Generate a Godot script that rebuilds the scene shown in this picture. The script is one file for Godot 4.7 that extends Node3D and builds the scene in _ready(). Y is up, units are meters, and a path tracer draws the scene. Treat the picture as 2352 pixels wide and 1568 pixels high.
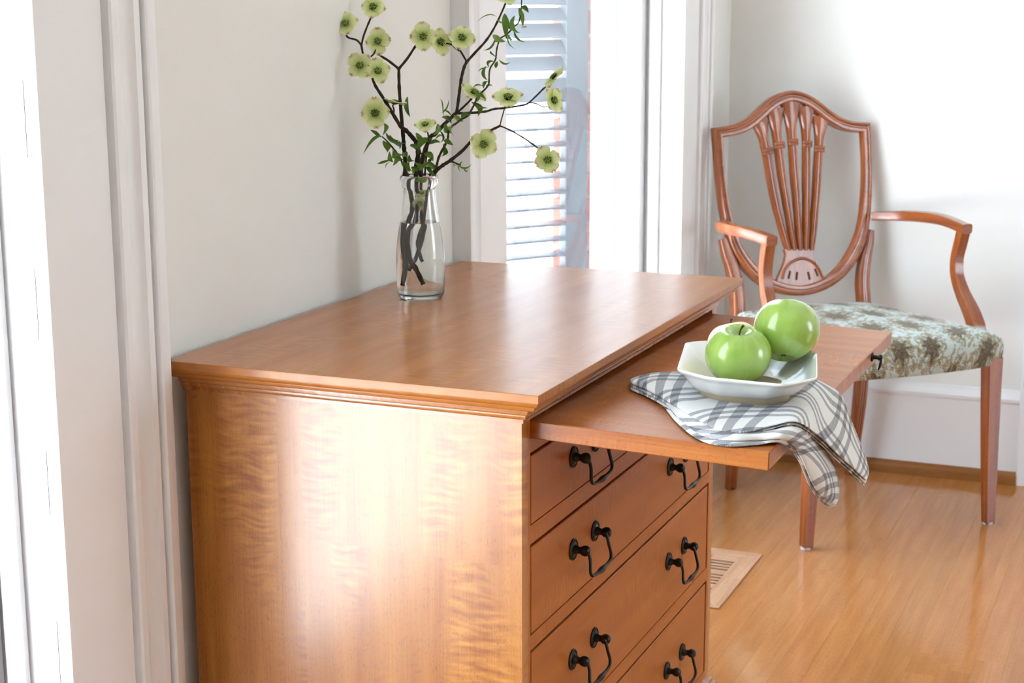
extends Node3D
# A curled-maple chest with its slide pulled out, a shield-back armchair, dogwood in a milk bottle. Units are metres, y up.
# The wall behind the chest is x = WX, the far wall z = WZ; the chest's near front top corner stands over x = 0, z = 0.
const WX := -0.515
const WZ := -2.66
const CEIL := 3.0
const EAST := 5.0
const SOUTH := 4.0
const OUT := -0.735            # outer face of the masonry
var used := {}
var M := {}
var rng := RandomNumberGenerator.new()


func _ready() -> void:
	rng.seed = 7
	view_and_light()
	materials()
	room()
	outdoors()
	floor_boards()
	floor_vent()
	chest()
	armchair()
	bottle()
	branches()
	napkin()
	bowl_and_apples()


func view_and_light() -> void:
	var cam := Camera3D.new()
	cam.name = "camera"
	var at := CameraAttributesPhysical.new()
	at.frustum_focal_length = 56.66
	at.frustum_focus_distance = 1.98
	at.exposure_aperture = 15.0
	cam.attributes = at
	cam.keep_aspect = Camera3D.KEEP_HEIGHT
	cam.fov = 23.9132
	cam.near = 0.05
	cam.far = 200.0
	cam.transform = Transform3D(Basis(Vector3(0.92122, -0.00294, -0.38902), Vector3(-0.07519, 0.97977, -0.18545), Vector3(0.38170, 0.20009, 0.90237)), Vector3(0.66023, 1.22292, 1.63594))
	add_child(cam)
	cam.fov = 23.9132
	var sky := ProceduralSkyMaterial.new()
	sky.sky_top_color = Color(0.82, 0.91, 1.0)
	sky.sky_horizon_color = Color(0.92, 0.965, 1.0)
	sky.sky_curve = 0.25
	sky.ground_bottom_color = Color(0.62, 0.66, 0.60)
	sky.ground_horizon_color = Color(0.85, 0.88, 0.86)
	sky.sun_angle_max = 0.0
	var e := Environment.new()
	e.background_mode = Environment.BG_SKY
	e.sky = Sky.new()
	e.sky.sky_material = sky
	e.background_energy_multiplier = 1.0
	e.tonemap_mode = Environment.TONE_MAPPER_LINEAR
	e.tonemap_exposure = 9.0
	e.sdfgi_enabled = true
	e.ssao_enabled = true
	e.ssil_enabled = true
	var we := WorldEnvironment.new()
	we.name = "surroundings"
	we.environment = e
	add_child(we)
	# the sun stands beyond the near end of the house and shines along the window wall: it lights the ground outside, not the room
	var sun := DirectionalLight3D.new()
	sun.name = "sun"
	sun.light_color = Color(1.0, 0.985, 0.97)
	sun.light_energy = 1.6
	sun.light_angular_distance = 0.6
	sun.shadow_enabled = true
	sun.sky_mode = DirectionalLight3D.SKY_MODE_LIGHT_ONLY
	add_child(sun)
	sun.look_at_from_position(Vector3(1.2, 8.0, 6.4), Vector3.ZERO)


# ---------------------------------------------------------------- mesh building
class Bld:
	var v := PackedVector3Array()
	var t := PackedVector2Array()
	var c := PackedColorArray()
	var col := Color.WHITE
	var colored := false

	func mark() -> int:
		return v.size()

	func tri(a: Vector3, b: Vector3, d: Vector3, ua := Vector2.ZERO, ub := Vector2.ZERO, ud := Vector2.ZERO) -> void:
		v.push_back(a); v.push_back(b); v.push_back(d)
		t.push_back(ua); t.push_back(ub); t.push_back(ud)
		if colored:
			c.push_back(col); c.push_back(col); c.push_back(col)

	func quad(a: Vector3, b: Vector3, d: Vector3, e: Vector3, ua := Vector2.ZERO, ub := Vector2.ZERO, ud := Vector2.ZERO, ue := Vector2.ZERO) -> void:
		tri(a, b, d, ua, ub, ud)
		tri(a, d, e, ua, ud, ue)

	func solid(from: int) -> void:      # turns a closed shape's faces outward
		var vol := 0.0
		var o := v[from] if from < v.size() else Vector3.ZERO
		for i in range(from, v.size(), 3):
			vol += (v[i] - o).dot((v[i + 1] - o).cross(v[i + 2] - o))
		if vol < 0.0:
			for i in range(from, v.size(), 3):
				var p := v[i + 1]; v[i + 1] = v[i + 2]; v[i + 2] = p
				var q := t[i + 1]; t[i + 1] = t[i + 2]; t[i + 2] = q
				if colored:
					var k := c[i + 1]; c[i + 1] = c[i + 2]; c[i + 2] = k

	func xf(from: int, x: Transform3D) -> void:
		for i in range(from, v.size()):
			v[i] = x * v[i]

	func loft(rings: Array, caps := true) -> void:   # rings of equally many points, closed round
		var from := mark()
		var n: int = rings[0].size()
		for i in rings.size() - 1:
			var a: PackedVector3Array = rings[i]
			var b: PackedVector3Array = rings[i + 1]
			for k in n:
				var l := (k + 1) % n
				quad(a[k], a[l], b[l], b[k])
		if caps:
			fan(rings[0], true)
			fan(rings[rings.size() - 1], false)
		solid(from)

	func fan(r: PackedVector3Array, back: bool) -> void:
		var m := Vector3.ZERO
		for p in r:
			m += p
		m /= r.size()
		for k in r.size():
			var l := (k + 1) % r.size()
			if back:
				tri(m, r[l], r[k])
			else:
				tri(m, r[k], r[l])

	func ring_loft(rings: Array) -> void:            # rings joined into a closed loop
		var from := mark()
		var n: int = rings[0].size()
		for i in rings.size():
			var a: PackedVector3Array = rings[i]
			var b: PackedVector3Array = rings[(i + 1) % rings.size()]
			for k in n:
				var l := (k + 1) % n
				quad(a[k], a[l], b[l], b[k])
		solid(from)

	func box(a: Vector3, b: Vector3, bev := 0.0) -> void:
		var lo := a.min(b)
		var hi := a.max(b)
		if bev <= 0.0:
			var q := func(y: float) -> PackedVector3Array: return PackedVector3Array([Vector3(lo.x, y, lo.z), Vector3(hi.x, y, lo.z), Vector3(hi.x, y, hi.z), Vector3(lo.x, y, hi.z)])
			loft([q.call(lo.y), q.call(hi.y)])
			return
		var r := func(y: float, i: float) -> PackedVector3Array:
			var k := bev - i * 0.7
			return PackedVector3Array([
				Vector3(lo.x + i + k, y, lo.z + i), Vector3(hi.x - i - k, y, lo.z + i), Vector3(hi.x - i, y, lo.z + i + k), Vector3(hi.x - i, y, hi.z - i - k),
				Vector3(hi.x - i - k, y, hi.z - i), Vector3(lo.x + i + k, y, hi.z - i), Vector3(lo.x + i, y, hi.z - i - k), Vector3(lo.x + i, y, lo.z + i + k)])
		loft([r.call(lo.y, bev), r.call(lo.y + bev, 0.0), r.call(hi.y - bev, 0.0), r.call(hi.y, bev)])

	func lathe(prof: PackedVector2Array, n := 32, x := Transform3D.IDENTITY) -> void:   # (radius, height); open at both ends only where the radius is 0
		var rings := []
		for p in prof:
			var r := PackedVector3Array()
			for k in n:
				var a := TAU * k / n
				r.push_back(x * Vector3(p.x * cos(a), p.y, p.x * sin(a)))
			rings.push_back(r)
		loft(rings)

	func tube(pts: PackedVector3Array, radii: PackedFloat32Array, n := 8, flat := 1.0) -> void:
		var rings := []
		var side := Vector3.ZERO
		for i in pts.size():
			var d := (pts[mini(i + 1, pts.size() - 1)] - pts[maxi(i - 1, 0)]).normalized()
			if side == Vector3.ZERO:
				side = d.cross(Vector3.UP if absf(d.y) < 0.9 else Vector3.RIGHT).normalized()
			side = (side - d * side.dot(d)).normalized()
			var up := side.cross(d)
			var r := PackedVector3Array()
			for k in n:
				var a := TAU * k / n
				r.push_back(pts[i] + (side * cos(a) + up * sin(a) * flat) * radii[mini(i, radii.size() - 1)])
			rings.push_back(r)
		loft(rings)

	func sweep(pts: PackedVector3Array, sect: PackedVector2Array, across: Vector3, scales := PackedFloat32Array()) -> void:   # section x runs along «across», y square to it and the path
		var rings := []
		for i in pts.size():
			var d := (pts[mini(i + 1, pts.size() - 1)] - pts[maxi(i - 1, 0)]).normalized()
			var a := (across - d * across.dot(d)).normalized()
			var b := d.cross(a)
			var s := scales[i] if i < scales.size() else 1.0
			var r := PackedVector3Array()
			for p in sect:
				r.push_back(pts[i] + (a * p.x + b * p.y) * s)
			rings.push_back(r)
		loft(rings)

	func prism(poly: PackedVector2Array, z0: float, z1: float, bev := 0.0, x := Transform3D.IDENTITY) -> void:   # polygon in x, y
		var from := mark()
		var n := poly.size()
		var ins := PackedVector2Array()
		var turn := 1.0 if not Geometry2D.is_polygon_clockwise(poly) else -1.0
		for i in n:
			var a := (poly[i] - poly[(i + n - 1) % n]).normalized()
			var b := (poly[(i + 1) % n] - poly[i]).normalized()
			var na := Vector2(-a.y, a.x) * turn
			var nb := Vector2(-b.y, b.x) * turn
			var m := (na + nb)
			ins.push_back(poly[i] + m * bev / maxf(0.5, m.length_squared() * 0.5))
		var lay := [[ins, z0], [poly, z0 + bev], [poly, z1 - bev], [ins, z1]] if bev > 0.0 else [[poly, z0], [poly, z1]]
		for l in lay.size() - 1:
			for i in n:
				var j := (i + 1) % n
				var p: PackedVector2Array = lay[l][0]
				var q: PackedVector2Array = lay[l + 1][0]
				var za: float = lay[l][1]
				var zb: float = lay[l + 1][1]
				quad(Vector3(p[i].x, p[i].y, za), Vector3(p[j].x, p[j].y, za), Vector3(q[j].x, q[j].y, zb), Vector3(q[i].x, q[i].y, zb))
		var ix := Geometry2D.triangulate_polygon(poly)
		var cap := ins if bev > 0.0 else poly
		for i in range(0, ix.size(), 3):
			var p0 := cap[ix[i]]
			var p1 := cap[ix[i + 1]]
			var p2 := cap[ix[i + 2]]
			if (p1 - p0).cross(p2 - p0) * turn < 0.0:
				var s := p1; p1 = p2; p2 = s
			tri(Vector3(p0.x, p0.y, z1), Vector3(p1.x, p1.y, z1), Vector3(p2.x, p2.y, z1))
			tri(Vector3(p0.x, p0.y, z0), Vector3(p2.x, p2.y, z0), Vector3(p1.x, p1.y, z0))
		if turn < 0.0:      # sides run the other way round
			pass
		solid(from)
		xf(from, x)

	func sheet(g: Array, thick: float, uvs: Array, round_edge := true) -> void:    # rows of points, made a slab with rounded edges
		var from := mark()
		var nr: int = g.size()
		var nc: int = g[0].size()
		var top := []
		var bot := []
		for i in nr:
			var a := PackedVector3Array()
			var b := PackedVector3Array()
			for k in nc:
				var du: Vector3 = g[i][mini(k + 1, nc - 1)] - g[i][maxi(k - 1, 0)]
				var dv: Vector3 = g[mini(i + 1, nr - 1)][k] - g[maxi(i - 1, 0)][k]
				var nm := dv.cross(du).normalized()
				var h := thick * 0.5
				if round_edge and (i == 0 or i == nr - 1 or k == 0 or k == nc - 1):
					h *= 0.35
				a.push_back(g[i][k] + nm * h)
				b.push_back(g[i][k] - nm * h)
			top.push_back(a)
			bot.push_back(b)
		for i in nr - 1:
			for k in nc - 1:
				quad(top[i][k], top[i + 1][k], top[i + 1][k + 1], top[i][k + 1], uvs[i][k], uvs[i + 1][k], uvs[i + 1][k + 1], uvs[i][k + 1])
				quad(bot[i][k], bot[i][k + 1], bot[i + 1][k + 1], bot[i + 1][k], uvs[i][k], uvs[i][k + 1], uvs[i + 1][k + 1], uvs[i + 1][k])
		for k in nc - 1:
			quad(top[0][k], top[0][k + 1], bot[0][k + 1], bot[0][k], uvs[0][k], uvs[0][k + 1], uvs[0][k + 1], uvs[0][k])
			quad(top[nr - 1][k + 1], top[nr - 1][k], bot[nr - 1][k], bot[nr - 1][k + 1], uvs[nr - 1][k + 1], uvs[nr - 1][k], uvs[nr - 1][k], uvs[nr - 1][k + 1])
		for i in nr - 1:
			quad(top[i + 1][0], top[i][0], bot[i][0], bot[i + 1][0], uvs[i + 1][0], uvs[i][0], uvs[i][0], uvs[i + 1][0])
			quad(top[i][nc - 1], top[i + 1][nc - 1], bot[i + 1][nc - 1], bot[i][nc - 1], uvs[i][nc - 1], uvs[i + 1][nc - 1], uvs[i + 1][nc - 1], uvs[i][nc - 1])
		solid(from)

	func mesh(crease := 40.0, grain := -1, off := Vector2.ZERO) -> ArrayMesh:   # grain: the axis the wood runs along, for texture coordinates in metres
		var n := v.size()
		var fn := PackedVector3Array()
		var near := {}
		for i in range(0, n, 3):
			var m := (v[i + 1] - v[i]).cross(v[i + 2] - v[i])
			fn.push_back(m)
			for k in 3:
				var key := Vector3i((v[i + k] * 50000.0).round())
				if near.has(key):
					near[key].push_back(i / 3)
				else:
					near[key] = PackedInt32Array([i / 3])
		var nm := PackedVector3Array()
		nm.resize(n)
		var limit := cos(deg_to_rad(crease))
		var uv := t.duplicate()
		for i in n:
			var f := i / 3
			var mine := fn[f].normalized()
			var sum := Vector3.ZERO
			for o in near[Vector3i((v[i] * 50000.0).round())]:
				if o == f or fn[o].normalized().dot(mine) >= limit:
					sum += fn[o]
			nm[i] = sum.normalized() if sum.length_squared() > 0.0 else Vector3.UP
			if grain >= 0:
				var ab := mine.abs()
				var dom := 0 if ab.x >= ab.y and ab.x >= ab.z else (1 if ab.y >= ab.z else 2)
				var p := v[i]
				var a := (grain + 1) % 3
				var b := (grain + 2) % 3
				if dom == grain:
					uv[i] = Vector2(p[a] * 0.15, p[b]) + off
				else:
					uv[i] = Vector2(p[grain], p[a] if dom == b else p[b]) + off
		var st := SurfaceTool.new()
		st.begin(Mesh.PRIMITIVE_TRIANGLES)
		for f in n / 3:
			for k in [0, 2, 1]:
				var i: int = f * 3 + k
				if colored:
					st.set_color(c[i])
				st.set_normal(nm[i])
				st.set_uv(uv[i])
				st.set_uv2(uv[i])
				st.add_vertex(v[i])
		st.index()
		return st.commit()


# ---------------------------------------------------------------- scene tree
func numbered(called: String) -> String:
	if not used.has(called):
		used[called] = 0
		return called
	used[called] += 1
	return "%s_%03d" % [called, used[called]]


func tag(o: Node, label: String, category: String, group := "") -> void:
	o.set_meta("label", label)
	o.set_meta("category", category)
	if group:
		o.set_meta("group", group)


func thing(called: String, label: String, category: String, at := Vector3.ZERO, group := "") -> Node3D:
	var o := Node3D.new()
	o.name = numbered(called)
	o.position = at
	tag(o, label, category, group)
	add_child(o, true)
	return o


func obj(called: String, m: Mesh, mat: Material, parent: Node = null, label := "") -> MeshInstance3D:
	var o := MeshInstance3D.new()
	o.name = called if parent else numbered(called)
	o.mesh = m
	o.material_override = mat
	if label:
		o.set_meta("label", label)
	(parent if parent else self).add_child(o, true)
	return o


func struct(called: String, m: Mesh, mat: Material, label: String, category: String) -> MeshInstance3D:
	var o := obj(called, m, mat)
	o.set_meta("kind", "structure")
	tag(o, label, category)
	return o


func pts(a: Array) -> PackedVector3Array:      # tenths of a millimetre
	var r := PackedVector3Array()
	for i in range(0, a.size(), 3):
		r.push_back(Vector3(a[i], a[i + 1], a[i + 2]) * 0.0001)
	return r


func pts2(a: Array) -> PackedVector2Array:
	var r := PackedVector2Array()
	for i in range(0, a.size(), 2):
		r.push_back(Vector2(a[i], a[i + 1]) * 0.0001)
	return r


func smooth(p: PackedVector3Array, per := 5) -> PackedVector3Array:
	var r := PackedVector3Array()
	for i in p.size() - 1:
		var a := p[maxi(i - 1, 0)]
		var b := p[i]
		var c := p[i + 1]
		var d := p[mini(i + 2, p.size() - 1)]
		for k in per:
			r.push_back(b.cubic_interpolate(c, a, d, float(k) / per))
	r.push_back(p[p.size() - 1])
	return r


func spread(f: Array, n: int) -> PackedFloat32Array:      # values spaced evenly over n places
	var r := PackedFloat32Array()
	for i in n:
		var x := float(i) / (n - 1) * (f.size() - 1)
		var k := mini(int(x), f.size() - 2)
		r.push_back(lerpf(f[k], f[k + 1], x - k))
	return r


func rsect(w: float, h: float, r: float) -> PackedVector2Array:      # rounded rectangle
	var s := PackedVector2Array()
	for q in 4:
		var o := Vector2(w * 0.5 - r, h * 0.5 - r) * Vector2([1, -1, -1, 1][q], [1, 1, -1, -1][q])
		for k in 3:
			var a := PI * 0.5 * (q + k * 0.5)
			s.push_back(o + Vector2(cos(a), sin(a)) * r)
	return s


# ---------------------------------------------------------------- materials
func lin(r: int, g: int, b: int) -> Color:
	return Color(r / 255.0, g / 255.0, b / 255.0).srgb_to_linear()


func mat(called: String, c: Color, rough := 0.5, spec := 0.5) -> StandardMaterial3D:
	var m := StandardMaterial3D.new()
	m.resource_name = called
	m.albedo_color = c
	m.roughness = rough
	m.metallic_specular = spec
	M[called] = m
	return m


func noise(sd: int, freq: float, oct := 3, kind := FastNoiseLite.TYPE_SIMPLEX_SMOOTH) -> FastNoiseLite:
	var n := FastNoiseLite.new()
	n.seed = sd
	n.frequency = freq
	n.noise_type = kind
	n.fractal_octaves = oct
	n.fractal_type = FastNoiseLite.FRACTAL_FBM if oct > 1 else FastNoiseLite.FRACTAL_NONE
	return n


# grain runs along u; 1 texture = wide x high metres; curl gives the tiger figure across the grain
func wood_picture(sd: int, w: int, h: int, wide: float, high: float, lo: Color, hi: Color, streak: float, band: float, curl: float, curl_gap: float, curl_width: float, pores: float) -> ImageTexture:
	var a := noise(sd, 1.0, 2)
	var b := noise(sd + 1, 1.0, 3)
	var c := noise(sd + 2, 1.0, 2)
	var d := noise(sd + 3, 1.0, 1)
	var e := noise(sd + 4, 1.0, 1)
	var data := PackedByteArray()
	data.resize(w * h * 3)
	var at := 0
	for y in h:
		var v := (y + 0.5) / h * high
		for x in w:
			var u := (x + 0.5) / w * wide
			var k := 0.5 + streak * a.get_noise_2d(u * 4.0, v * 420.0) + band * b.get_noise_2d(u * 2.2, v * 26.0)
			if curl > 0.0:
				var patch := clampf(d.get_noise_2d(u * 3.0, v * 8.0) * 2.2 + 0.1, 0.0, 1.0)
				var cc := c.get_noise_2d((u + 0.005 * d.get_noise_2d(u * 9.0, v * 14.0)) / curl_gap, v / curl_width)
				k += curl * patch * cc
			var p := e.get_noise_2d(u * 130.0, v * 1500.0)
			k = clampf(k, 0.0, 1.0)
			var col := lo.lerp(hi, k)
			if p > 0.62:
				col = col * (1.0 - pores)
			data[at] = int(clampf(col.r, 0, 1) * 255.0)
			data[at + 1] = int(clampf(col.g, 0, 1) * 255.0)
			data[at + 2] = int(clampf(col.b, 0, 1) * 255.0)
			at += 3
	return ImageTexture.create_from_image(Image.create_from_data(w, h, false, Image.FORMAT_RGB8, data))


func wood(called: String, tex: Texture2D, wide: float, high: float, rough: float, coat: float, tint := Color.WHITE) -> StandardMaterial3D:
	var m := mat(called, tint, rough)
	m.albedo_texture = tex
	m.uv1_scale = Vector3(1.0 / wide, 1.0 / high, 1.0)
	if coat > 0.0:
		m.clearcoat_enabled = true
		m.clearcoat = coat
		m.clearcoat_roughness = 0.2
	return m


func relief(m: StandardMaterial3D, sd: int, freq: float, cm: float, scale: float) -> void:      # fine unevenness on a triplanar or uv map
	var n := NoiseTexture2D.new()
	n.width = 256
	n.height = 256
	n.seamless = true
	n.noise = noise(sd, freq, 3)
	m.heightmap_enabled = true
	m.heightmap_texture = n
	m.heightmap_scale = cm
	m.uv1_triplanar = true
	m.uv1_scale = Vector3.ONE * scale


func materials() -> void:
	var wall := mat("wall_paint", Color(0.93, 0.925, 0.91), 0.75, 0.3)
	relief(wall, 21, 0.12, 0.012, 9.0)
	mat("trim_paint", Color(0.945, 0.945, 0.95), 0.35, 0.5)
	mat("ceiling_paint", Color(0.93, 0.93, 0.92), 0.8, 0.3)
	var maple := wood_picture(101, 1152, 768, 0.95, 0.62, Color(0.65, 0.385, 0.155), Color(0.80, 0.525, 0.24), 0.14, 0.3, 0.42, 0.0062, 0.05, 0.03)
	var maple2 := wood_picture(131, 896, 640, 0.95, 0.62, Color(0.62, 0.345, 0.12), Color(0.84, 0.575, 0.26), 0.16, 0.3, 0.55, 0.0105, 0.06, 0.12)
	var plain := wood_picture(161, 768, 512, 0.9, 0.6, Color(0.60, 0.315, 0.12), Color(0.77, 0.48, 0.215), 0.2, 0.4, 0.4, 0.005, 0.03, 0.1)
	wood("maple_top", maple, 0.95, 0.62, 0.25, 0.0, Color(0.95, 0.93, 0.9))
	wood("maple_side", maple2, 0.95, 0.62, 0.36, 1.0, Color(0.97, 0.96, 0.93))
	wood("maple_drawer", maple, 0.95, 0.62, 0.38, 0.0, Color(0.98, 0.90, 0.86))
	wood("maple_slide", plain, 0.9, 0.6, 0.3, 0.0, Color(1.0, 1.0, 1.0))
	wood("maple_trim", maple2, 0.95, 0.62, 0.26, 1.0, Color(0.95, 0.93, 0.9))
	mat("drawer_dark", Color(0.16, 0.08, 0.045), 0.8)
	var oak := wood_picture(191, 640, 512, 0.9, 0.5, Color(0.66, 0.41, 0.205), Color(0.80, 0.56, 0.33), 0.18, 0.25, 0.0, 0.01, 0.05, 0.12)
	for k in 6:
		var f: float = [1.0, 0.975, 0.955, 1.015, 0.985, 0.965][k]
		var m := wood("oak_board_%d" % k, oak, 0.9, 0.5, 0.14, 0.0, Color(f, f * [0.99, 0.98, 0.985, 1.0, 0.99, 1.0][k], f * [0.985, 0.96, 0.99, 1.0, 0.965, 0.985][k]))
		m.metallic_specular = 0.55
	var pale := wood_picture(251, 256, 128, 0.4, 0.2, Color(0.69, 0.50, 0.37), Color(0.83, 0.66, 0.52), 0.3, 0.45, 0.0, 0.01, 0.05, 0.1)
	wood("vent_wood", pale, 0.4, 0.2, 0.4, 0.0)
	wood("shoe_wood", oak, 0.9, 0.5, 0.4, 0.0, Color(0.80, 0.76, 0.62))
	var mahog := wood_picture(221, 640, 384, 0.6, 0.36, Color(0.48, 0.215, 0.075), Color(0.70, 0.375, 0.145), 0.3, 0.5, 0.0, 0.01, 0.05, 0.2)
	wood("chair_wood", mahog, 0.6, 0.36, 0.26, 0.8)
	var iron := mat("handle_metal", Color(0.2, 0.2, 0.195), 0.36, 0.6)
	iron.metallic = 0.85
	mat("felt", Color(0.85, 0.86, 0.9), 0.9)
	mat("rubber", Color(0.05, 0.05, 0.05), 0.7)
	var glass := mat("bottle_glass", Color(0.985, 0.99, 0.985, 0.0), 0.0)
	glass.refraction_enabled = true
	glass.refraction_scale = 0.05
	var water := mat("water", Color(0.985, 0.99, 0.98, 0.0), 0.0)
	water.refraction_enabled = true
	water.refraction_scale = 0.033
	var pane := mat("window_glass", Color(1.0, 1.0, 1.0, 0.03), 0.0)
	pane.transparency = BaseMaterial3D.TRANSPARENCY_ALPHA
	var bract := mat("bract", Color.WHITE, 0.55, 0.3)
	bract.vertex_color_use_as_albedo = true
	bract.backlight_enabled = true
	bract.backlight = Color(0.55, 0.6, 0.35)
	var seeds := mat("flower_centre", Color.WHITE, 0.6, 0.3)
	seeds.vertex_color_use_as_albedo = true
	var bark := mat("bark", Color(0.235, 0.205, 0.165), 0.85, 0.3)
	relief(bark, 31, 0.06, 0.05, 40.0)
	mat("willow_bark", Color(0.27, 0.27, 0.16), 0.8, 0.3)
	for k in 3:
		var lf := mat("leaf_%d" % k, [Color(0.27, 0.42, 0.15), Color(0.36, 0.50, 0.19), Color(0.46, 0.58, 0.25)][k], 0.5, 0.4)
		lf.backlight_enabled = true
		lf.backlight = Color(0.3, 0.4, 0.12)
	var porcelain := mat("glazed_white", Color(0.90, 0.90, 0.885), 0.16, 0.5)
	porcelain.clearcoat_enabled = true
	porcelain.clearcoat = 0.5
	porcelain.clearcoat_roughness = 0.08
	mat("raw_clay", Color(0.72, 0.66, 0.55), 0.85, 0.3)
	var apple_t := apple_picture()
	var ap := mat("apple_skin", Color.WHITE, 0.24, 0.5)
	ap.albedo_texture = apple_t
	ap.subsurf_scatter_enabled = true
	ap.subsurf_scatter_strength = 0.12
	ap.clearcoat_enabled = true
	ap.clearcoat = 0.9
	ap.clearcoat_roughness = 0.11
	var ap2 := mat("yellow_apple_skin", Color(1.0, 0.93, 0.75), 0.3, 0.5)
	mat("apple_stem", Color(0.30, 0.21, 0.13), 0.8)
	var cl := mat("plaid_linen", Color.WHITE, 0.9, 0.2)
	cl.albedo_texture = plaid_picture()
	cl.uv1_scale = Vector3(1.0 / 0.165, 1.0 / 0.112, 1.0)
	cl.rim_enabled = true
	cl.rim = 0.25
	var seat := mat("damask", Color.WHITE, 0.6, 0.4)
	seat.albedo_texture = damask_picture()
	seat.uv1_scale = Vector3(1.0 / 0.30, 1.0 / 0.30, 1.0)
	seat.rim_enabled = true
	seat.rim = 0.4
	mat("shutter_paint", Color(0.36, 0.395, 0.43), 0.5)
	for k in 3:
		mat("brick_%d" % k, [Color(0.72, 0.47, 0.41), Color(0.66, 0.42, 0.36), Color(0.76, 0.54, 0.47)][k], 0.9)
	mat("mortar", Color(0.75, 0.73, 0.70), 0.95)
	mat("paving", Color(0.90, 0.92, 0.92), 0.95)
	mat("metal_strip", Color(0.45, 0.49, 0.53), 0.5)


func apple_picture() -> ImageTexture:
	var w := 512
	var h := 256
	var a := noise(301, 0.018, 3)
	var b := noise(302, 0.16, 1, FastNoiseLite.TYPE_CELLULAR)
	b.cellular_return_type = FastNoiseLite.RETURN_DISTANCE
	var im := Image.create(w, h, false, Image.FORMAT_RGB8)
	for y in h:
		for x in w:
			var k := clampf(0.5 + a.get_noise_2d(x * 1.2, y * 0.5) * 0.6, 0.0, 1.0)
			var col := Color(0.55, 0.695, 0.26).lerp(Color(0.67, 0.79, 0.38), k)
			var top := clampf(1.0 - y / 40.0, 0.0, 1.0)
			col = col.lerp(Color(0.34, 0.50, 0.12), top * 0.6)
			if b.get_noise_2d(x * 1.6, y * 1.2) < -0.93:
				col = col.lerp(Color(0.80, 0.88, 0.55), 0.55)
			im.set_pixel(x, y, col)
	return ImageTexture.create_from_image(im)


func plaid_picture() -> ImageTexture:
	var n := 768
	var im := Image.create(n, n, false, Image.FORMAT_RGB8)
	var bar := func(p: float) -> float:      # three dark stripes in each repeat
		for s in 3:
			var o := 0.10 + s * 0.215
			if p >= o and p < o + 0.1075:
				return 1.0
		return 0.0
	var g := noise(401, 0.9, 1)
	for y in n:
		var sv: float = bar.call(y / float(n))
		for x in n:
			var su: float = bar.call(x / float(n))
			var over := (x / 2 + y / 2) % 3 == 0
			var over2 := (x / 2 - y / 2 + n) % 3 == 0
			var d := 0.0
			if su > 0.0 and (over or g.get_noise_2d(x, y) > 0.12):
				d += 0.64
			if sv > 0.0 and (over2 or g.get_noise_2d(x + 900.0, y) > 0.12):
				d += 0.64
			var k := 1.0 + 0.03 * g.get_noise_2d(x * 0.7, y * 0.7)
			im.set_pixel(x, y, Color(0.90 * k, 0.895 * k, 0.875 * k).lerp(Color(0.17, 0.18, 0.235), clampf(d, 0.0, 0.97)))
	return ImageTexture.create_from_image(im)


func damask_picture() -> ImageTexture:
	var n := 768
	var im := Image.create(n, n, false, Image.FORMAT_RGB8)
	var big := noise(501, 1.0, 2)
	var cell := noise(502, 1.0, 1, FastNoiseLite.TYPE_CELLULAR)
	cell.cellular_return_type = FastNoiseLite.RETURN_DISTANCE2_SUB
	var cell2 := noise(503, 1.0, 1, FastNoiseLite.TYPE_CELLULAR)
	cell2.cellular_return_type = FastNoiseLite.RETURN_DISTANCE
	var fine := noise(504, 1.0, 2)
	for y in n:
		for x in n:
			var u := x * 0.30 / n
			var v := y * 0.30 / n
			# a half-drop lattice of medallions
			var cx := u / 0.10
			var row := floorf(cx)
			var cy := v / 0.15 + (0.5 if int(row) % 2 else 0.0)
			var px := (cx - row - 0.5) * 0.10
			var py := (cy - floorf(cy) - 0.5) * 0.15
			var rr := sqrt(px * px * 1.5 + py * py * 0.8)
			var ang := atan2(py, px)
			var med := rr - 0.032 - 0.006 * cos(ang * 8.0) - 0.012 * big.get_noise_2d(u * 40.0, v * 40.0)
			var petal := cell2.get_noise_2d(u * 110.0, v * 110.0)
			var vein := cell.get_noise_2d(u * 150.0, v * 150.0)
			var wav := big.get_noise_2d(u * 30.0 + 70.0, v * 30.0)
			var col := Color(0.735, 0.785, 0.775)
			var brown := Color(0.47, 0.395, 0.25)
			var dark := Color(0.31, 0.25, 0.165)
			var tan_ := Color(0.60, 0.535, 0.385)
			var core := 1.0 - smoothstep(-0.006, 0.005, med)
			var halo := (1.0 - smoothstep(0.020, 0.034, med + 0.010 * wav)) * (1.0 - core)
			var ring := smoothstep(-0.90, -0.76, petal) * (1.0 - smoothstep(-0.58, -0.45, petal))
			col = col.lerp(tan_, 0.85 * smoothstep(0.16, 0.34, big.get_noise_2d(u * 42.0 + 30.0, v * 42.0)))
			col = col.lerp(brown, 0.80 * halo * ring)
			col = col.lerp(brown.lerp(dark, 0.5 + 0.5 * smoothstep(-0.75, -0.5, petal)), core * (0.72 + 0.28 * smoothstep(-0.95, -0.75, vein)))
			col = col * (1.0 + 0.14 * fine.get_noise_2d(u * 2400.0, v * 2400.0))
			im.set_pixel(x, y, col)
	return ImageTexture.create_from_image(im)


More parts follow.
